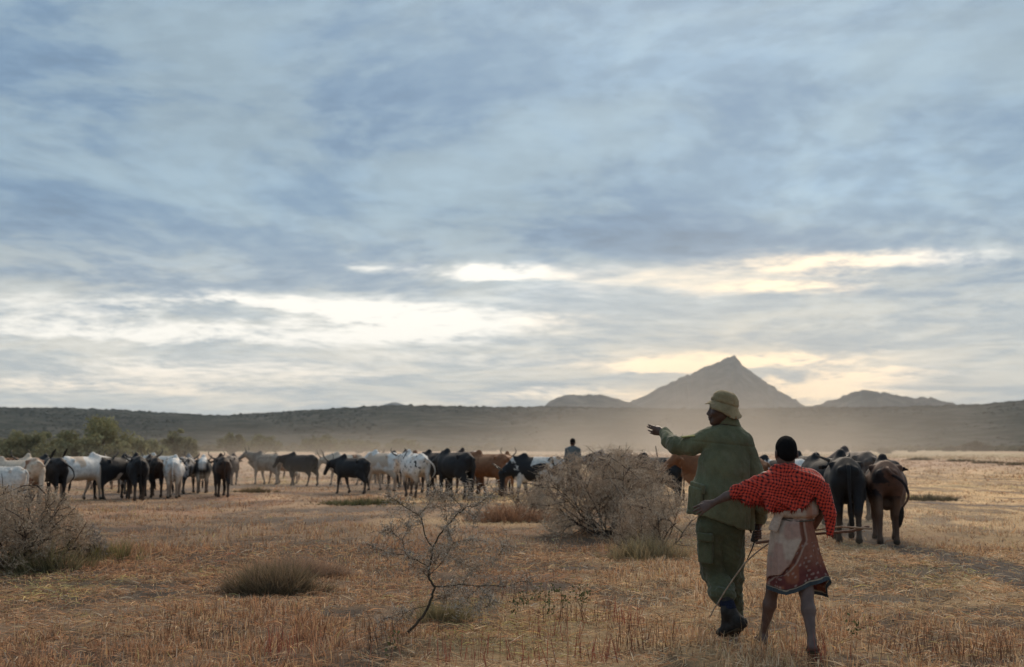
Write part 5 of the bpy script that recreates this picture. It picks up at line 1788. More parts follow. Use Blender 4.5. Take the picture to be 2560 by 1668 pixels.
def build_man():
    K = 0.00146
    def z(x, y, d=0.0):
        return arr((x - 490) * K, d, (1383 - y) * K)
    root = place_person('person', 1807, 8.95)
    hc = z(484, 176); hc[2] = 1.772
    face = arr(-0.985, -0.17, -0.02)
    shL, elL, wrL = z(428, 312, 0.02), z(222, 362, 0.10), z(158, 293, 0.30)
    shR, elR, wrR = z(602, 328, 0.01), z(682, 600, -0.02), z(672, 772, 0.08)
    hpL, knL, anL = z(415, 800), arr(-0.085, 0.13, 0.50), arr(0.020, -0.13, 0.235)
    hpR, knR, anR = z(515, 800), arr(0.045, 0.12, 0.49), arr(0.052, 0.24, 0.105)
    # body: one skin from crown to ankles, hands included
    B = Body()
    head_forms(B, hc, face)
    B.cone(hc + arr(0.025, 0, -0.05), z(532, 290, 0.0), 0.052, 0.056, 0.03)
    B.flat(z(525, 320), z(505, 560), (0.15, 0.09), (0.13, 0.085), (1, 0, 0), 0.05)
    B.flat(z(505, 560), z(475, 790), (0.13, 0.085), (0.15, 0.095), (1, 0, 0), 0.05)
    B.cone(z(530, 330), shL + arr(0, 0, -0.01), 0.04, 0.042, 0.04); B.cone(z(530, 330), shR + arr(0, 0, -0.02), 0.04, 0.042, 0.04)
    B.chain([shL, elL, wrL], [0.05, 0.040, 0.027], 0.03)
    B.chain([shR, elR, wrR], [0.05, 0.040, 0.027], 0.03)
    B.chain([hpL, knL, anL], [0.085, 0.055, 0.038], 0.03)
    B.chain([hpR, knR, anR], [0.085, 0.055, 0.038], 0.03)
    fingers(B, wrL, arr(-0.80, 0.42, 0.22), arr(0.12, -0.25, 0.95), arr(0.30, 0.85, 0.1), 1.0, (0.02, 0.06, 0.10, 0.16), 0.0, 0.2, 0.07)
    # right hand closed round the radio
    rc = arr(0.232, 0.075, 0.800)
    B.flat(wrR, wrR + arr(-0.012, 0.004, -0.085), (0.030, 0.02), (0.040, 0.016), (0, 1, 0.05), 0.015)
    for i in range(4):
        zz = 0.832 - i * 0.0195
        B.chain([arr(0.262, 0.062, zz + 0.006), arr(0.268, 0.036, zz), arr(0.250, 0.026, zz - 0.002), arr(0.222, 0.030, zz - 0.003)], [0.0095, 0.009, 0.0085, 0.007], 0.004)
    B.chain([arr(0.236, 0.085, 0.875), arr(0.206, 0.075, 0.855), arr(0.192, 0.058, 0.832), arr(0.196, 0.040, 0.815)], [0.014, 0.012, 0.010, 0.008], 0.006)
    V, F = B.mesh(0.0062)
    obj('body', mesh_np('body', V, F, M_SKIN_M), root)
    f = face / np.linalg.norm(face); s_ = np.cross(arr(0, 0, 1), f)
    for q in (-1, 1):
        Be = Body(); Be.ell(hc + f * 0.0755 + s_ * 0.031 * q + arr(0, 0, 0.002), (0.0135, 0.0135, 0.0105), 0.002)
        V, F = Be.mesh(0.004)
        obj('eye', mesh_np('eye', V, F, M_EYE), root)
        Be = Body(); Be.ell(hc + f * 0.0865 + s_ * 0.032 * q + arr(0, 0, 0.003), (0.004, 0.005, 0.006), 0.002)
        V, F = Be.mesh(0.003)
        obj('iris', mesh_np('iris', V, F, M_BLACK), root)
    # short hair below the hat
    Bh = Body(); Bh.ell(hc + arr(0.045, 0, 0.0), (0.070, 0.080, 0.075), 0.01); Bh.ell(hc + arr(0.075, 0, -0.04), (0.035, 0.05, 0.03), 0.02)
    V, F = Bh.mesh(0.007)
    obj('hair', mesh_np('hair', V, F, M_HAIR), root)
    # jacket
    J = Body()
    J.flat(z(518, 345), z(495, 480), (0.165, 0.118), (0.205, 0.138), (1, 0, 0), 0.06)
    J.flat(z(495, 480), z(480, 610), (0.205, 0.138), (0.238, 0.150), (1, 0, 0), 0.05)
    J.flat(z(480, 610), z(452, 860), (0.238, 0.150), (0.268, 0.162), (1, 0, 0), 0.05)
    J.cone(z(430, 322, 0.01), z(588, 342, 0.0), 0.074, 0.070, 0.05)
    J.cone(z(455, 308, 0), z(530, 290, 0), 0.060, 0.062, 0.05)
    J.cone(z(580, 330, 0), z(535, 288, 0), 0.056, 0.056, 0.05)
    J.chain([z(410, 322, 0.01), z(320, 362, 0.04), elL + arr(0.02, 0, 0)], [0.078, 0.074, 0.070], 0.030)
    J.chain([elL + arr(0.02, 0, 0), wrL * 0.45 + elL * 0.55 + arr(0, 0, -0.006), wrL + arr(0.012, -0.015, -0.004)], [0.070, 0.060, 0.043], 0.02)
    J.chain([z(596, 345, 0.0), z(638, 470, -0.005), elR, wrR + arr(0.004, -0.002, 0.03)], [0.072, 0.062, 0.060, 0.047], 0.014)
    J.ell(elR + arr(0.01, -0.01, -0.10), (0.062, 0.066, 0.08), 0.03)
    hem = lambda P: 0.897 - 0.205 * P[:, 0] - 0.02 * np.sin(P[:, 0] * 9) - 0.35 * np.maximum(P[:, 0] - 0.222, 0) * 60
    V, F = J.mesh(0.0066, cut=lambda P: np.minimum(hem(P) - P[:, 2], 1.0))
    below = sstep(V[:, 2], 1.45, 1.0)
    amp = np.ones(len(V))
    N = normals(V, F)
    torso = (V[:, 0] > -0.24) & (V[:, 0] < 0.24)
    d1 = (0.25 - np.abs(fbm3(V * arr(13, 13, 2.6) + 3, 3, 41) - 0.5) * 1.7) * 0.028 * (0.4 + 0.6 * below)
    d2 = (fbm3(V * arr(6, 6, 4), 3, 47) - 0.5) * 0.022
    dv = V + 0
    arm = sstep(-V[:, 0], 0.17, 0.26) * (V[:, 2] > 1.3)
    # wrinkles across the raised sleeve and hanging folds below the elbow
    u = V[:, 0] * 0.93 - V[:, 2] * 0.36
    wr = (0.25 - np.abs(fbm3(np.stack([u * 15, V[:, 1] * 7, (V[:, 2] * 0.93 + V[:, 0] * 0.3) * 6], 1), 3, 53) - 0.5) * 1.7) * 0.032
    armr = sstep(V[:, 0], 0.21, 0.24) * (V[:, 2] < 1.45)
    wr2 = (0.25 - np.abs(fbm3(V * arr(7, 7, 17), 3, 59) - 0.5) * 1.7) * 0.016
    d3 = (0.22 - np.abs(fbm3(V * arr(21, 21, 7) + V[:, [2, 0, 0]] * arr(9, 0, 6), 2, 83) - 0.5) ** 0.8 * 1.5) * 0.010
    d = d1 * (1 - arm) * (1 - armr) + wr * arm + wr2 * armr + d2 + d3
    d -= 0.010 * np.exp(-((V[:, 0] - 0.198) / 0.009) ** 2) * (V[:, 2] < 1.42) * (V[:, 1] < 0)          # sleeve seam shadow line
    d -= 0.006 * np.exp(-((V[:, 2] - 1.50 + 0.10 * V[:, 0]) / 0.006) ** 2) * torso * (V[:, 1] < 0)     # yoke seam
    V = V + N * d[:, None]
    # hollow under the hem
    N = normals(V, F)
    und = (N[:, 2] < -0.75) & (V[:, 2] < 1.02)
    r_ = np.hypot((V[:, 0] + 0.04) / 0.26, V[:, 1] / 0.15)
    V[:, 2] += und * sstep(1 - r_, 0.04, 0.14) * 0.07
    jk = obj('jacket', mesh_np('jacket', V, F, M_GREEN), root)

    def surf(x, zz, rad=0.02):
        w = (np.abs(V[:, 0] - x) < rad) & (np.abs(V[:, 2] - zz) < rad)
        return float(V[w, 1].min()) if w.any() else -0.14
    # collar: a folded band round the neck
    cc = z(524, 238, 0.005)
    def col(a, r, h):
        return (cc[0] + r * math.cos(a) * 1.0 - 0.10 * h, cc[1] + r * math.sin(a) * 0.95, cc[2] + h - 0.16 * r * math.cos(a) - 0.012 * math.sin(a))
    Vc, Fc = lathe([(0.058, -0.03), (0.060, 0.030), (0.064, 0.036), (0.070, 0.030), (0.088, -0.030), (0.084, -0.036), (0.070, -0.02)], 40, col)
    Vc = folds(Vc, Fc, [((20, 20, 20), 0.004, 3, False)])
    obj('collar', mesh_np('collar', Vc, Fc, M_GREEN), jk)
    # side pocket with its flap
    for nm, cx, cz, hw, hh, th in (('pocket', -0.225, 1.075, 0.060, 0.085, 0.012), ('pocket_flap', -0.205, 1.165, 0.066, 0.026, 0.010)):
        Pk = Body(); Pk.box(arr(0, 0, 0), (hw, th * 0.4, hh), 0.010, rot=(0.10, 0.20, -0.75))
        Vp, Fp = Pk.mesh(0.006)
        Vp = folds(Vp, Fp, [((24, 24, 12), 0.006, 9, False)])
        Vp = Vp + arr(cx, surf(cx, cz) + (0.004 if nm == 'pocket' else -0.002), cz)
        obj(nm, mesh_np(nm, Vp, Fp, M_GREEN), jk)
    Pk = Body(); Pk.ell((0, 0, 0), (0.005, 0.005, 0.005), 0.002)
    Vp, Fp = Pk.mesh(0.003)
    obj('button', mesh_np('button', Vp + arr(-0.150, surf(-0.15, 1.165) - 0.008, 1.165), Fp, M_BOOT), jk)
    # badge on the raised sleeve
    Pk = Body(); Pk.flat(z(338, 312, 0), z(268, 320, 0.0), (0.028, 0.007), (0.020, 0.006), (0, 1, 0.3), 0.004)
    Vp, Fp = Pk.mesh(0.005)
    top = V[(np.abs(V[:, 0] - z(300, 0)[0]) < 0.03)]
    obj('badge', mesh_np('badge', Vp + arr(0, -0.006, float(top[:, 2].max()) - Vp[:, 2].max() + 0.001), Fp, M_PATCH), jk)
    # trousers
    T = Body()
    T.flat(arr(-0.035, 0, 1.0), arr(-0.04, 0, 0.87), (0.150, 0.110), (0.170, 0.115), (1, 0, 0), 0.05)
    T.chain([hpL + arr(-0.005, -0.01, 0.0), (hpL + knL) / 2 + arr(-0.008, -0.01, 0), knL + arr(0.0, -0.02, 0.0), knL * 0.55 + anL * 0.45, knL * 0.30 + anL * 0.70], [0.112, 0.106, 0.098, 0.090, 0.066], 0.03)
    T.ell(knL * 0.40 + anL * 0.60 + arr(-0.012, -0.02, 0.01), (0.086, 0.08, 0.06), 0.03)
    T.chain([hpR + arr(0.0, 0, 0), (hpR + knR) / 2, knR, anR + arr(0, -0.01, 0.05)], [0.105, 0.096, 0.084, 0.066], 0.018)
    V2, F2 = T.mesh(0.0066)
    N = normals(V2, F2)
    k1 = (0.25 - np.abs(fbm3(V2 * arr(6, 6, 13) + V2[:, [2, 2, 0]] * arr(3, 3, 4), 3, 63) - 0.5) * 1.7) * 0.040 * (0.35 + 0.65 * sstep(0.75 - V2[:, 2], 0, 0.3))
    k2 = (0.25 - np.abs(fbm3(V2 * arr(13, 13, 2.5), 3, 67) - 0.5) * 1.7) * 0.024
    k3 = (0.22 - np.abs(fbm3(V2 * arr(16, 16, 20) + V2[:, [2, 2, 0]] * arr(8, 8, 9), 2, 87) - 0.5) ** 0.8 * 1.5) * 0.012
    V2 = V2 + N * (k1 + k2 + k3)[:, None]
    tr = obj('trousers', mesh_np('trousers', V2, F2, M_GREEN2), root)
    for nm, c, h, rt in (('pocket', z(385, 925, 0), (0.052, 0.006, 0.075), (0.03, 0.05, -0.5)), ('pocket_flap', z(385, 845, 0), (0.056, 0.006, 0.022), (0.05, 0.05, -0.5))):
        Pk = Body(); Pk.box(arr(0, 0, 0), h, 0.010, rot=rt)
        Vp, Fp = Pk.mesh(0.006)
        w = (np.abs(V2[:, 0] - c[0]) < 0.02) & (np.abs(V2[:, 2] - c[2]) < 0.02)
        Vp = folds(Vp, Fp, [((22, 22, 12), 0.005, 19, False)]) + arr(c[0], float(V2[w, 1].min()) + 0.004, c[2])
        obj(nm, mesh_np(nm, Vp, Fp, M_GREEN2), tr)
    # sock and boots
    Sk = Body(); Sk.cone(knL * 0.36 + anL * 0.64, anL + arr(0, 0, 0.01), 0.061, 0.054, 0.02)
    Vs, Fs = Sk.mesh(0.006)
    so = obj('sock', mesh_np('sock', Vs, Fs, M_SOCK), root)
    ax_ = anL - knL; ax_ /= np.linalg.norm(ax_)
    a0 = knL * 0.25 + anL * 0.75
    Vb, Fb = tube([a0, a0 + ax_ * 0.004, a0 + ax_ * 0.010], [0.0615, 0.0635, 0.0615], 24)
    obj('sock_cuff', mesh_np('sock_cuff', Vb, Fb, M_SOCKR), so)
    rounded_boot(anL, arr(0.125, -0.200, 0.125), arr(-0.075, -0.060, 0.012), root, anL + arr(-0.02, 0.05, 0.07))
    rounded_boot(anR, arr(0.055, 0.165, 0.010), arr(0.01, 0.445, 0.010), root, anR + arr(0, -0.01, 0.10))
    # bush hat: soft crown, stitched band, drooping brim
    ti = math.radians(17)
    ctr = hc + arr(0.020, 0.0, 0.040)
    def hat(a, r, h):
        x, y = r * math.cos(a), r * math.sin(a) * 0.86
        wob = 0.0
        if r > 0.112:
            e = (r - 0.112) / 0.055
            back = max(0.0, math.cos(a)); side = abs(math.sin(a))
            h = h - e * (0.008 + 0.018 * back + 0.034 * side * (math.cos(a) > -0.75)) + 0.010 * e * math.sin(3 * a + 1.0)
            x -= 0.012 * e * back; y *= (1 - 0.10 * e * side)
            if math.cos(a) < -0.6:
                x *= 1 - 0.13 * e; h += 0.012 * e
        xx = x * math.cos(ti) + h * math.sin(ti); hh = -x * math.sin(ti) + h * math.cos(ti)
        return (ctr[0] + xx, ctr[1] + y, ctr[2] + hh)
    pr = [(0.002, 0.108), (0.03, 0.107), (0.060, 0.100), (0.086, 0.082), (0.101, 0.055), (0.107, 0.022), (0.109, 0.004), (0.112, -0.002), (0.128, -0.014), (0.146, -0.026), (0.165, -0.036), (0.166, -0.040), (0.146, -0.031), (0.112, -0.008), (0.103, 0.0), (0.100, 0.03)]
    Vh, Fh = lathe(pr, 56, hat)
    Vh = folds(Vh, Fh, [((17, 17, 17), 0.009, 12, True), ((9, 9, 9), 0.010, 14, False)])
    ht = obj('hat', mesh_np('hat', Vh, Fh, M_KHAKI), root)
    Vb, Fb = lathe([(0.1090, 0.006), (0.1110, 0.008), (0.1105, 0.030), (0.1085, 0.032)], 56, hat)
    Vb = folds(Vb, Fb, [((17, 17, 17), 0.009, 12, True), ((9, 9, 9), 0.010, 14, False)])
    obj('hat_band', mesh_np('hat_band', Vb, Fb, M_KHAKI), ht)
    tag(root, 'person in green uniform and bush hat pointing left, seen from behind', 'person')
    # radio in the lowered hand
    rr = empty('radio', tuple(root.matrix_basis @ Vector(rc)), root.rotation_euler.z)
    R = Body(); R.box((0, 0, 0), (0.022, 0.010, 0.058), 0.006, rot=(0.0, 0.25, 0))
    V, F = R.mesh(0.005)
    obj('case', mesh_np('case', V, F, M_BLACK), rr)
    V, F = tube([arr(-0.010, 0, -0.055), arr(-0.03, -0.005, -0.11), arr(-0.070, -0.01, -0.195)], [0.0065, 0.0055, 0.0035], 8)
    obj('antenna', mesh_np('antenna', V, F, M_BLACK), rr)
    R = Body(); R.box(arr(0.014, -0.002, 0.064), (0.006, 0.006, 0.008), 0.003)
    V, F = R.mesh(0.004)
    obj('knob', mesh_np('knob', V, F, M_BLACK), rr)
    tag(rr, 'black two-way radio with drooping antenna in the lowered hand', 'radio')


def shawl_mat():
    m, g, b = new_mat('red_check_shawl')
    co = g.n('ShaderNodeTexCoord').outputs['Object']
    n, nc = g.noise(co, 5.0, 3.0, 0.55)
    p = g.vmath('ADD', co, g.vscale(g.vmath('SUBTRACT', nc, (0.5, 0.5, 0.5)), 0.10))
    x, y, z = g.sep(p)
    u = g.add(g.add(g.mul(x, 0.93), g.mul(z, -0.33)), g.mul(y, 0.45))
    v = g.add(g.add(g.mul(x, 0.22), g.mul(z, 0.97)), g.mul(y, 0.10))
    def stripe(t, per, lo, hi):
        f = g.m('FRACT', g.mul(t, 1 / per))
        e = g.m('ABSOLUTE', g.sub(f, 0.5))
        return g.smooth(e, lo, hi)
    a = stripe(u, 0.024, 0.26, 0.16)
    c = stripe(v, 0.024, 0.26, 0.16)
    red, drk, blk = (0.54, 0.055, 0.032), (0.13, 0.013, 0.013), (0.022, 0.007, 0.009)
    col = g.mix(g.mul(g.add(a, c), 0.5), red, drk)
    col = g.mix(g.mul(a, c), col, blk)
    f, _ = g.noise(co, 60.0, 3.0, 0.6)
    col = g.vscale(col, g.smooth(f, 0.25, 0.75, 0.75, 1.25))
    g.put(b.inputs['Base Color'], col)
    b.inputs['Roughness'].default_value = 0.95
    b.inputs['Specular IOR Level'].default_value = 0.1
    b.inputs['Sheen Weight'].default_value = 0.2
    set_bump(g, b, f, 0.4, 0.006)
    return m


def build_boy():
    K = 0.00134
    def z(x, y, d=0.0):
        return arr((x - 850) * K, d, (1473 - y) * K)
    root = place_person('person', 1968, 8.42)
    root.scale = (0.99, 0.99, 0.985)
    hc = z(834, 392, 0.0); hc[2] = 1.445
    face = arr(-0.30, 0.95, -0.10)
    shL, elL, wrL = z(720, 530, 0.0), z(562, 607, -0.07), z(432, 672, -0.09)
    shR, elR, wrR = z(978, 520, 0.0), z(1030, 700, 0.02), z(960, 838, 0.21)
    hpL, knL, anL = arr(-0.055, 0.0, 0.84), arr(-0.135, 0.09, 0.455), arr(-0.217, 0.215, 0.085)
    hpR, knR, anR = arr(0.085, 0.0, 0.84), arr(0.100, -0.07, 0.44), arr(0.128, -0.265, 0.125)
    B = Body()
    head_forms(B, hc, face, 0.98)
    B.cone(hc + arr(0, -0.02, -0.05), z(832, 490, 0), 0.046, 0.050, 0.03)
    B.flat(z(835, 560), z(870, 740), (0.125, 0.08), (0.11, 0.075), (1, 0, 0), 0.05)
    B.flat(z(870, 740), arr(0.015, 0, 0.86), (0.11, 0.075), (0.125, 0.085), (1, 0, 0), 0.05)
    B.cone(z(835, 500), shL, 0.05, 0.042, 0.05); B.cone(z(835, 500), shR, 0.05, 0.042, 0.05)
    B.chain([shL, elL], [0.042, 0.033], 0.02)
    B.chain([elL, elL * 0.6 + wrL * 0.4, wrL], [0.033, 0.032, 0.0215], 0.02)
    B.chain([shR, elR, wrR], [0.042, 0.033, 0.022], 0.02)
    B.chain([hpL, knL], [0.075, 0.048], 0.03)
    B.chain([knL, knL * 0.62 + anL * 0.38 + arr(0.0, -0.015, 0), anL], [0.047, 0.046, 0.0265], 0.03)
    B.chain([hpR, knR], [0.075, 0.049], 0.03)
    B.chain([knR, knR * 0.62 + anR * 0.38 + arr(0, -0.012, 0), anR], [0.048, 0.047, 0.0265], 0.03)
    for an, tv in ((anL, arr(-0.035, 0.165, 0)), (anR, arr(0.01, 0.165, 0))):
        hl = arr(an[0], an[1] - 0.03, an[2] - 0.045); tp = arr(an[0] + tv[0], an[1] + tv[1], 0.030)
        B.cone(an, hl, 0.028, 0.029, 0.02)
        B.flat(hl, tp, (0.027, 0.027), (0.041, 0.015), (1, 0, 0), 0.02)
        B.cone(an + arr(0, 0.01, -0.02), (hl + tp) / 2 + arr(0, 0, 0.006), 0.027, 0.020, 0.025)
        sx = np.sign(tv[0] + 1e-6)
        for i in range(5):
            o = (-0.030 + 0.015 * i)
            B.cone(tp + arr(o, -0.004 - 0.006 * abs(i - 1.5), -0.004), tp + arr(o * 1.05, 0.026 - 0.006 * abs(i - 1.5), -0.010), 0.0095, 0.0075, 0.004)
    fingers(B, wrL, arr(-0.80, -0.12, -0.40), arr(-0.10, 0.25, 0.9), arr(0.05, 0.75, -0.60), 0.96, (0.20, 0.24, 0.26, 0.34), 0.16, 0.5)
    fingers(B, wrR, arr(-0.35, 0.40, -0.35), arr(0.3, 0.4, 0.8), arr(-0.6, 0.1, -0.6), 0.92, (0.85, 0.9, 0.95, 1.0), 0.03, 0.6)
    V, F = B.mesh(0.006)
    obj('body', mesh_np('body', V, F, M_SKIN_B), root)
    # close-cropped hair: a thin cap over the skull
    f = face / np.linalg.norm(face)
    H = Body(); M_ = Matrix(np.stack([f, np.cross(arr(0, 0, 1), f), arr(0, 0, 1)], 1).tolist()).to_euler()
    H.ell(hc + f * -0.012 + arr(0, 0, 0.036), (0.100, 0.0768, 0.095), 0.01, tuple(M_))
    H.ell(hc + f * -0.055 + arr(0, 0, -0.012), (0.046, 0.060, 0.052), 0.03, tuple(M_))
    V, F = H.mesh(0.006, cut=lambda P: ((P - hc) @ f) - 0.062 + 0.9 * np.maximum(0.02 - (P[:, 2] - hc[2]), 0))
    V = folds(V, F, [((90, 90, 90), 0.0022, 5, False)])
    obj('hair', mesh_np('hair', V, F, M_HAIR), root)
    # sandals
    for an, tv in ((anL, arr(-0.035, 0.165, 0)), (anR, arr(0.01, 0.165, 0))):
        Sd = Body()
        hl = arr(an[0], an[1] - 0.045, an[2] - 0.078); tp = arr(an[0] + tv[0], an[1] + tv[1] + 0.02, 0.012)
        Sd.flat(hl, tp, (0.036, 0.010), (0.046, 0.010), (1, 0, 0), 0.01)
        V, F = Sd.mesh(0.006)
        sd = obj('sandal', mesh_np('sandal', V, F, M_SOLE), root)
        mid = (hl + tp) / 2
        P = [mid + arr(-0.046, 0.03, 0.005), mid + arr(-0.030, 0.035, 0.045), mid + arr(0.0, 0.04, 0.058), mid + arr(0.030, 0.035, 0.045), mid + arr(0.046, 0.03, 0.005)]
        V, F = tube(spline(P, 12), [0.006] * 12, 6)
        obj('strap', mesh_np('strap', V, F, M_SOLE), sd)
    # wrapped cloth: lofted rings with hanging folds
    nz, na = 150, 220
    zt = [1.20, 1.06, 1.00, 0.962, 0.935, 0.88, 0.77, 0.66, 0.53, 0.40]
    xl = [-0.13, -0.135, -0.115, -0.078, -0.105, -0.142, -0.155, -0.167, -0.172, -0.172]
    xr = [0.16, 0.205, 0.205, 0.165, 0.158, 0.166, 0.185, 0.202, 0.232, 0.272]
    th = np.linspace(0, 2 * math.pi, na, endpoint=False)
    ph = [0.3, 1.9, 4.0]
    def hemz(x, y):
        back = np.interp(x, [-0.20, -0.16, -0.04, 0.04, 0.12, 0.24, 0.30], [0.452, 0.442, 0.418, 0.445, 0.487, 0.520, 0.53])
        front = np.interp(x, [-0.2, 0.10, 0.15, 0.28], [0.45, 0.44, 0.405, 0.385])
        w = sstep(y, -0.03, 0.06)
        return back * (1 - w) + front * w
    Vd = np.zeros((nz, na, 3))
    for i in range(nz):
        t = i / (nz - 1)
        z0 = 1.20 - t * (1.20 - 0.42)
        l, r = np.interp(z0, zt[::-1], xl[::-1]), np.interp(z0, zt[::-1], xr[::-1])
        cx, a = (l + r) / 2, (r - l) / 2
        b = 0.105 + 0.035 * sstep(0.95 - z0, 0, 0.4) + (0.018 if z0 > 0.98 else 0.0)
        b = b * (1 - 0.18 * math.exp(-((z0 - 0.962) / 0.022) ** 2))
        low = sstep(0.96 - z0, 0.0, 0.45)
        fold = 1 + (0.042 * np.cos(9 * th + ph[0] + 1.2 * z0) + 0.034 * np.cos(15 * th + ph[1] - 2 * z0) + 0.025 * np.cos(5 * th + ph[2]) + 0.016 * np.cos(27 * th + 3 * z0)) * (0.35 + 0.8 * low)
        fold += 0.03 * (1 - low) * (fbm(th * 4, th * 0 + z0 * 14, 3, 8) - 0.5)
        # deep slanting fold along the edge of the pale overlap
        x_ = cx + a * np.cos(th) * fold; y_ = b * np.sin(th) * fold
        Vd[i, :, 0], Vd[i, :, 1], Vd[i, :, 2] = x_, y_, z0
    hz = hemz(Vd[-1, :, 0], Vd[-1, :, 1])
    topz = 0.98
    for i in range(nz):
        z0 = Vd[i, 0, 2]
        if z0 < topz:
            Vd[i, :, 2] = topz - (topz - z0) / (topz - 0.42) * (topz - hz)
    X, Y, Z = Vd[..., 0], Vd[..., 1], Vd[..., 2]
    xb = np.interp(Z, [0.50, 0.543, 0.565, 0.64, 0.76, 0.815, 0.94, 1.2], [-0.20, -0.156, -0.074, -0.007, 0.052, 0.075, 0.062, 0.08])
    e = X - xb - 0.012 * (fbm(X * 30, Z * 12, 3, 4) - 0.5)
    over = sstep(-e, -0.004, 0.006) * (Y < 0.03) * (Z < 1.25)         # pale overlap lies on top
    Y -= 0.012 * over * (Z < 0.96) * (Y < 0)
    crease = np.exp(-((e - 0.012) / 0.012) ** 2) * (Y < 0) * (Z < 0.93)
    Y += 0.016 * crease
    C = np.zeros((nz, na, 3))
    cream = arr(0.40, 0.305, 0.245); pink = arr(0.33, 0.210, 0.170); grey = arr(0.25, 0.21, 0.175)
    n1 = fbm(X * 11 + 3, Z * 8, 3, 12)[..., None]; n2 = fbm(X * 14, Z * 9 + 5, 3, 17)[..., None]
    pale = cream * (1 - sstep(n1, 0.45, 0.65)) + pink * sstep(n1, 0.45, 0.65)
    pale = pale * (1 - 0.6 * sstep(n2, 0.6, 0.75)) + grey * 0.6 * sstep(n2, 0.6, 0.75)
    rust, maroon, orange = arr(0.20, 0.085, 0.058), arr(0.115, 0.036, 0.034), arr(0.27, 0.105, 0.06)
    n3 = fbm(X * 10, Z * 9 + 2, 3, 22)[..., None]
    lowr = sstep(Z, 0.72, 0.56)[..., None]
    prn = rust * (1 - lowr) + maroon * lowr
    prn = prn * (1 - 0.7 * sstep(n3, 0.52, 0.66)) + orange * 0.7 * sstep(n3, 0.52, 0.66)
    # printed rings, set out along the cloth
    arc = np.arctan2(Y / 0.14, (X - 0.03) / 0.2) * 0.17
    ru, rv = arc / 0.030, (Z - hz[None, :]) / 0.030
    ru = ru + 0.5 * (np.floor(rv) % 2)
    rd = np.hypot(ru - np.floor(ru) - 0.5, rv - np.floor(rv) - 0.5)
    ring = (sstep(rd, 0.30, 0.20) - 0.6 * sstep(rd, 0.12, 0.05)) * (hash2(np.floor(ru), np.floor(rv), 3) > 0.55) * ((Z - hz[None, :]) > 0.035) * (Z < 0.80)
    prn = prn * (1 - 0.75 * ring[..., None]) + arr(0.32, 0.24, 0.21) * 0.75 * ring[..., None]
    bord = sstep(np.abs(e - 0.035), 0.010, 0.004)[..., None] * 0.7
    prn = prn * (1 - bord) + arr(0.33, 0.24, 0.19) * bord
    C = pale * over[..., None] + prn * (1 - over[..., None])
    up_ = sstep(Z, 0.955, 0.965)[..., None]
    side = sstep(X, 0.10, 0.125)[..., None] * (1 - sstep(X, 0.150, 0.165)[..., None]) * 0.7
    bod = pale * (1 - side) + orange * side
    C = C * (1 - up_) + bod * up_
    hm = (Z - hz[None, :])[..., None]
    C = np.where(hm < 0.026, arr(0.050, 0.060, 0.068), C)
    C = np.where((hm > 0.026) & (hm < 0.033), arr(0.30, 0.25, 0.19), C)
    C = np.where((hm > 0.033) & (hm < 0.038) & (over[..., None] < 0.5), arr(0.05, 0.03, 0.03), C)
    idx = np.arange(nz * na).reshape(nz, na)
    F = np.stack([idx[:-1], np.roll(idx, -1, 1)[:-1], np.roll(idx, -1, 1)[1:], idx[1:]], -1).reshape(-1, 4)
    V = Vd.reshape(-1, 3)
    # inside of the cloth, so that it has a thickness
    N = normals(V, F)
    if (N[:, 0] * (V[:, 0] - 0.03)).mean() < 0:
        F = F[:, ::-1]; N = -N
    Vi = V - N * 0.004
    rim0 = idx[-1]; n0 = len(V)
    rim = np.stack([rim0, np.roll(rim0, -1), np.roll(rim0, -1) + n0, rim0 + n0], 1)
    me = mesh_np('wrap', np.vstack([V, Vi]), np.vstack([F, F[:, ::-1] + n0, rim]), mat_vcol('printed_cotton', 0.95, 0, 0.1, 0.12, 30.0), True, np.vstack([C.reshape(-1, 3), C.reshape(-1, 3)]))
    wrp = obj('wrap_dress', me, root)
    # cord at the waist and the hanging end of the cloth
    cz = 0.958
    l, r = np.interp(cz, zt[::-1], xl[::-1]), np.interp(cz, zt[::-1], xr[::-1])
    P = [((l + r) / 2 + ((r - l) / 2 + 0.005) * math.cos(a), 0.098 * math.sin(a) - 0.002, cz + 0.010 * math.cos(a * 2 + 0.5) - 0.012 * math.cos(a)) for a in np.linspace(0, 2 * math.pi, 49)]
    V, F = tube(P, [0.0055] * 49, 6)
    obj('waist_cord', mesh_np('waist_cord', V, F, mat_plain('cord', (0.10, 0.085, 0.07), 0.95, 0.05, 0.3, 60)), wrp)
    Fl = Body(); Fl.flat(arr(-0.075, -0.095, 1.01), arr(-0.128, -0.118, 0.885), (0.030, 0.012), (0.036, 0.009), (1, 0, 0.25), 0.02)
    Fl.ell(arr(-0.06, -0.09, 1.02), (0.05, 0.03, 0.03), 0.03)
    V, F = Fl.mesh(0.006)
    V = folds(V, F, [((40, 40, 8), 0.006, 3, True)])
    c_ = np.tile(cream, (len(V), 1)) * (0.85 + 0.3 * fbm3(V * 20, 3, 2))[:, None]
    obj('wrap_end', mesh_np('wrap_end', V, F, mat_vcol('cotton_end', 0.95, 0, 0.1, 0.15, 60.0), True, c_), wrp)
    # shawl
    W = Body()
    W.ell(arr(0.01, -0.005, 1.225), (0.205, 0.118, 0.135), 0.05)
    W.ell(arr(-0.022, 0.0, 1.335), (0.082, 0.080, 0.042), 0.05)
    W.flat(arr(-0.10, -0.03, 1.175), arr(-0.400, -0.078, 1.152), (0.160, 0.085), (0.050, 0.034), (0, 0, 1), 0.05)
    W.flat(arr(0.10, -0.055, 1.145), arr(-0.12, -0.07, 1.13), (0.145, 0.080), (0.135, 0.075), (0, 0, 1), 0.05)
    W.ell(arr(0.190, -0.005, 1.175), (0.078, 0.105, 0.125), 0.05)
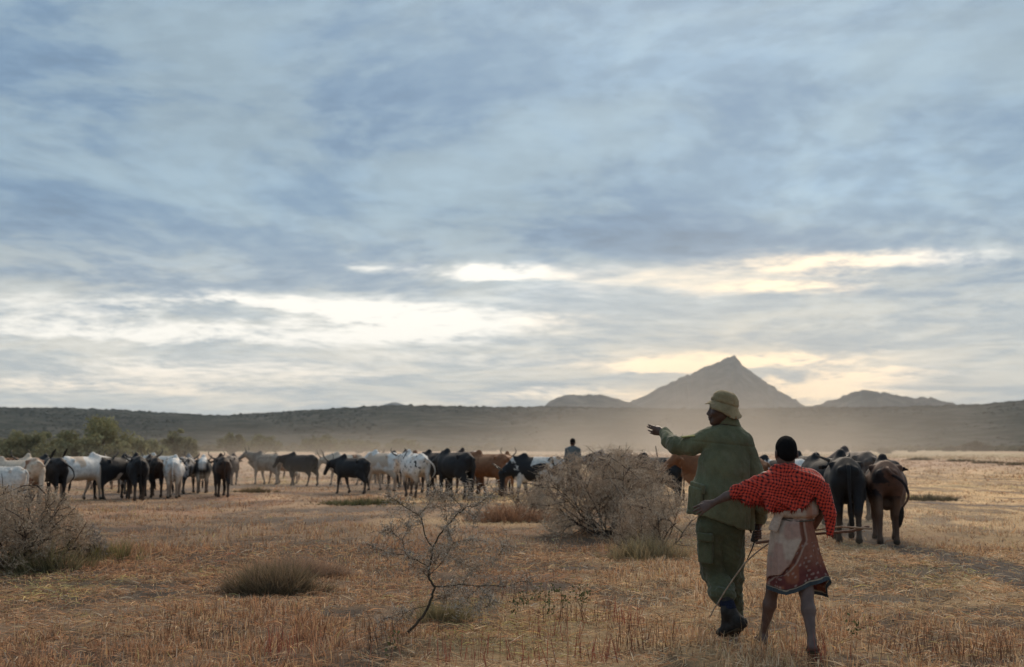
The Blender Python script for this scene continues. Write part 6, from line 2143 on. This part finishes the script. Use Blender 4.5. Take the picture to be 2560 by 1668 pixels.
    W.flat(arr(0.13, -0.02, 1.265), arr(0.235, 0.0, 1.12), (0.09, 0.065), (0.10, 0.055), (0, 1, 0), 0.05)
    W.flat(arr(0.225, -0.050, 1.18), arr(0.282, -0.058, 1.00), (0.058, 0.034), (0.046, 0.024), (1, 0, 0), 0.03)
    W.flat(arr(0.282, -0.058, 1.00), arr(0.280, -0.045, 0.855), (0.044, 0.022), (0.024, 0.011), (1, 0, 0), 0.02)
    W.cone(arr(-0.10, -0.06, 1.345), arr(0.20, -0.09, 1.235), 0.020, 0.026, 0.03)      # rolled edge thrown over the shoulder
    V, F = W.mesh(0.006, cut=lambda P: np.where(P[:, 0] < 0.185, np.interp(P[:, 0], [-0.45, -0.335, -0.2, -0.12, -0.03, 0.067, 0.13, 0.17], [1.105, 1.085, 1.035, 1.022, 1.018, 1.035, 1.08, 1.13]) - P[:, 2], -1.0))
    N = normals(V, F)
    # folds sweep from the right shoulder down to the left
    u = V[:, 0] * 0.35 + V[:, 2] * 0.94 + 0.25 * V[:, 1]
    w_ = V[:, 0] * 0.94 - V[:, 2] * 0.35
    d = (0.25 - np.abs(fbm3(np.stack([u * 15, V[:, 1] * 5, w_ * 3.0], 1), 3, 71) - 0.5) * 1.7) * 0.042
    hang = sstep(V[:, 0], 0.17, 0.23) * (V[:, 2] < 1.2)
    d2 = (0.25 - np.abs(fbm3(V * arr(30, 30, 3), 3, 75) - 0.5) * 1.7) * 0.016
    edge = np.interp(V[:, 0], [-0.45, -0.335, -0.2, -0.12, -0.03, 0.067, 0.13, 0.17], [1.10, 1.105, 1.045, 1.025, 1.020, 1.040, 1.09, 1.13])
    d = d * (0.25 + 0.75 * sstep(V[:, 2] - edge, 0.0, 0.05))
    V = V + N * (d * (1 - hang) + d2 * hang)[:, None]
    nearh = np.exp(-np.maximum(V[:, 2] - edge, 0) / 0.05) * (V[:, 1] < -0.02) * (V[:, 0] < 0.16)
    V[:, 1] -= nearh * (0.018 + 0.014 * np.sin(V[:, 0] * 75) + 0.010 * np.sin(V[:, 0] * 41 + 1))
    V[:, 2] += nearh * 0.008 * np.sin(V[:, 0] * 33 + 2)
    N = normals(V, F)
    und = (N[:, 2] < -0.7) & (V[:, 2] < 1.16) & (V[:, 0] < 0.17)
    ins = sstep(V[:, 1], -0.085, -0.05)
    V[:, 2] += und * ins * 0.045
    shw = obj('shawl', mesh_np('shawl', V, F, shawl_mat()), root)
    # fringe along the lower edges
    rg = np.random.default_rng(5)
    low_ = np.where((N[:, 2] < -0.35) & (V[:, 1] < -0.03) & (V[:, 2] < 1.17) & (~((V[:, 0] > 0.17) & (V[:, 2] > 0.9))))[0]
    pk = rg.choice(low_, 700)
    Bf = V[pk] + arr(0, 0, 0.006)
    Df = unit(rg.normal(0, 0.25, (700, 3)) + arr(0, -0.15, -1))
    cf = arr(0.30, 0.035, 0.025) * rg.uniform(0.35, 1.2, (700, 1))
    fr = obj('fringe', blade_mesh('fringe', Bf, Df, rg.uniform(0.015, 0.042, 700), np.full(700, 0.0026), np.zeros(700), cf, cf * 0.9, M_GRASS), shw)
    fr['kind'] = 'stuff'
    tag(root, 'child in red checked shawl and printed wrap walking away, arm held out', 'person')
    # two herding sticks held across the front of the body
    mw = root.matrix_basis
    M_ST = mat_plain('stick_dark', (0.135, 0.075, 0.052), 0.8, 0.2, 0.3, 30)
    M_ST2 = mat_plain('stick_pale', (0.29, 0.20, 0.135), 0.8, 0.2, 0.3, 30)
    def stick(pts, r, mat, label, kd):
        P = spline(pts, 26)
        P += np.random.default_rng(kd).normal(0, 0.0015, P.shape)
        V, F = tube(P - P[0], r, 7)
        o = obj('herding_stick', mesh_np('herding_stick', V, F, mat), loc=tuple(mw @ Vector(P[0])), rotz=root.rotation_euler.z)
        tag(o, label, 'stick', 'herding sticks held by the child')
    stick([z(655, 902, 0.16), z(850, 872, 0.18), z(980, 845, 0.16), z(1150, 826, 0.10), z(1262, 795, 0.06)], np.linspace(0.011, 0.010, 26), M_ST, 'thick dark stick held level across the child\'s front', 1)
    stick([z(405, 1300, -0.05), z(470, 1190, 0.0), z(545, 1080, 0.05), z(625, 985, 0.10), z(740, 900, 0.16), z(860, 858, 0.19), z(980, 830, 0.15), z(1110, 808, 0.09), z(1275, 814, 0.04)], np.linspace(0.0050, 0.0075, 26), M_ST2, 'thin pale bent stick reaching from the ground to right of the child', 2)


def build_far_person():
    root = place_person('person', 1431, 36.0)
    B = Body()
    hc = arr(0.0, 0, 1.60)
    head_forms(B, hc, arr(-0.25, 0.97, 0.0), 1.05)
    B.cone(hc + arr(0, 0, -0.06), arr(0, 0, 1.42), 0.052, 0.058, 0.03)
    B.flat(arr(0, 0, 1.36), arr(0, 0, 0.92), (0.16, 0.10), (0.14, 0.10), (1, 0, 0), 0.05)
    for s in (-1, 1):
        B.cone(arr(0, 0, 1.42), arr(0.17 * s, 0, 1.38), 0.055, 0.05, 0.05)
        B.chain([arr(0.17 * s, 0, 1.38), arr(0.215 * s, 0.0, 1.12), arr(0.18 * s, 0.14, 0.94)], [0.045, 0.04, 0.028], 0.02)
        fingers(B, arr(0.18 * s, 0.14, 0.94), arr(-0.02 * s, 0.2, -0.95), arr(0, 1, 0.2), arr(-s, 0, 0), 1.0, (0.4, 0.45, 0.5, 0.5))
        B.chain([arr(0.09 * s, 0, 0.90), arr(0.10 * s, 0.06 * s, 0.50), arr(0.10 * s, 0.12 * s, 0.09)], [0.085, 0.055, 0.04], 0.03)
        B.flat(arr(0.10 * s, 0.12 * s - 0.03, 0.04), arr(0.10 * s, 0.12 * s + 0.17, 0.03), (0.035, 0.035), (0.045, 0.02), (1, 0, 0), 0.02)
    V, F = B.mesh(0.012)
    obj('body', mesh_np('body', V, F, M_SKIN_M), root)
    H = Body(); H.ell(hc + arr(0, -0.02, 0.045), (0.085, 0.105, 0.098), 0.02)
    V, F = H.mesh(0.012)
    obj('hair', mesh_np('hair', V, F, M_HAIR), root)
    Sh = Body()
    Sh.flat(arr(0, 0, 1.36), arr(0, 0, 0.85), (0.185, 0.125), (0.19, 0.13), (1, 0, 0), 0.05)
    for s in (-1, 1):
        Sh.cone(arr(0.03 * s, 0, 1.43), arr(0.17 * s, 0, 1.375), 0.065, 0.07, 0.05)
        Sh.chain([arr(0.175 * s, 0, 1.37), arr(0.22 * s, 0.0, 1.12), arr(0.20 * s, 0.07, 1.02)], [0.068, 0.060, 0.055], 0.03)
    V, F = Sh.mesh(0.012)
    V = folds(V, F, [((9, 9, 4), 0.012, 31, True)])
    obj('shirt', mesh_np('shirt', V, F, cloth_mat('shirt_grey_blue', (0.105, 0.125, 0.135), 0.3)), root)
    T = Body()
    for s in (-1, 1):
        T.chain([arr(0.09 * s, 0, 0.90), arr(0.10 * s, 0.06 * s, 0.50), arr(0.10 * s, 0.12 * s, 0.14)], [0.11, 0.085, 0.07], 0.03)
    V, F = T.mesh(0.012)
    obj('trousers', mesh_np('trousers', V, F, cloth_mat('trousers_dark', (0.05, 0.05, 0.055), 0.3)), root)
    tag(root, 'distant person in grey shirt standing behind the big grey bush', 'person')


build_man()
build_boy()
build_far_person()
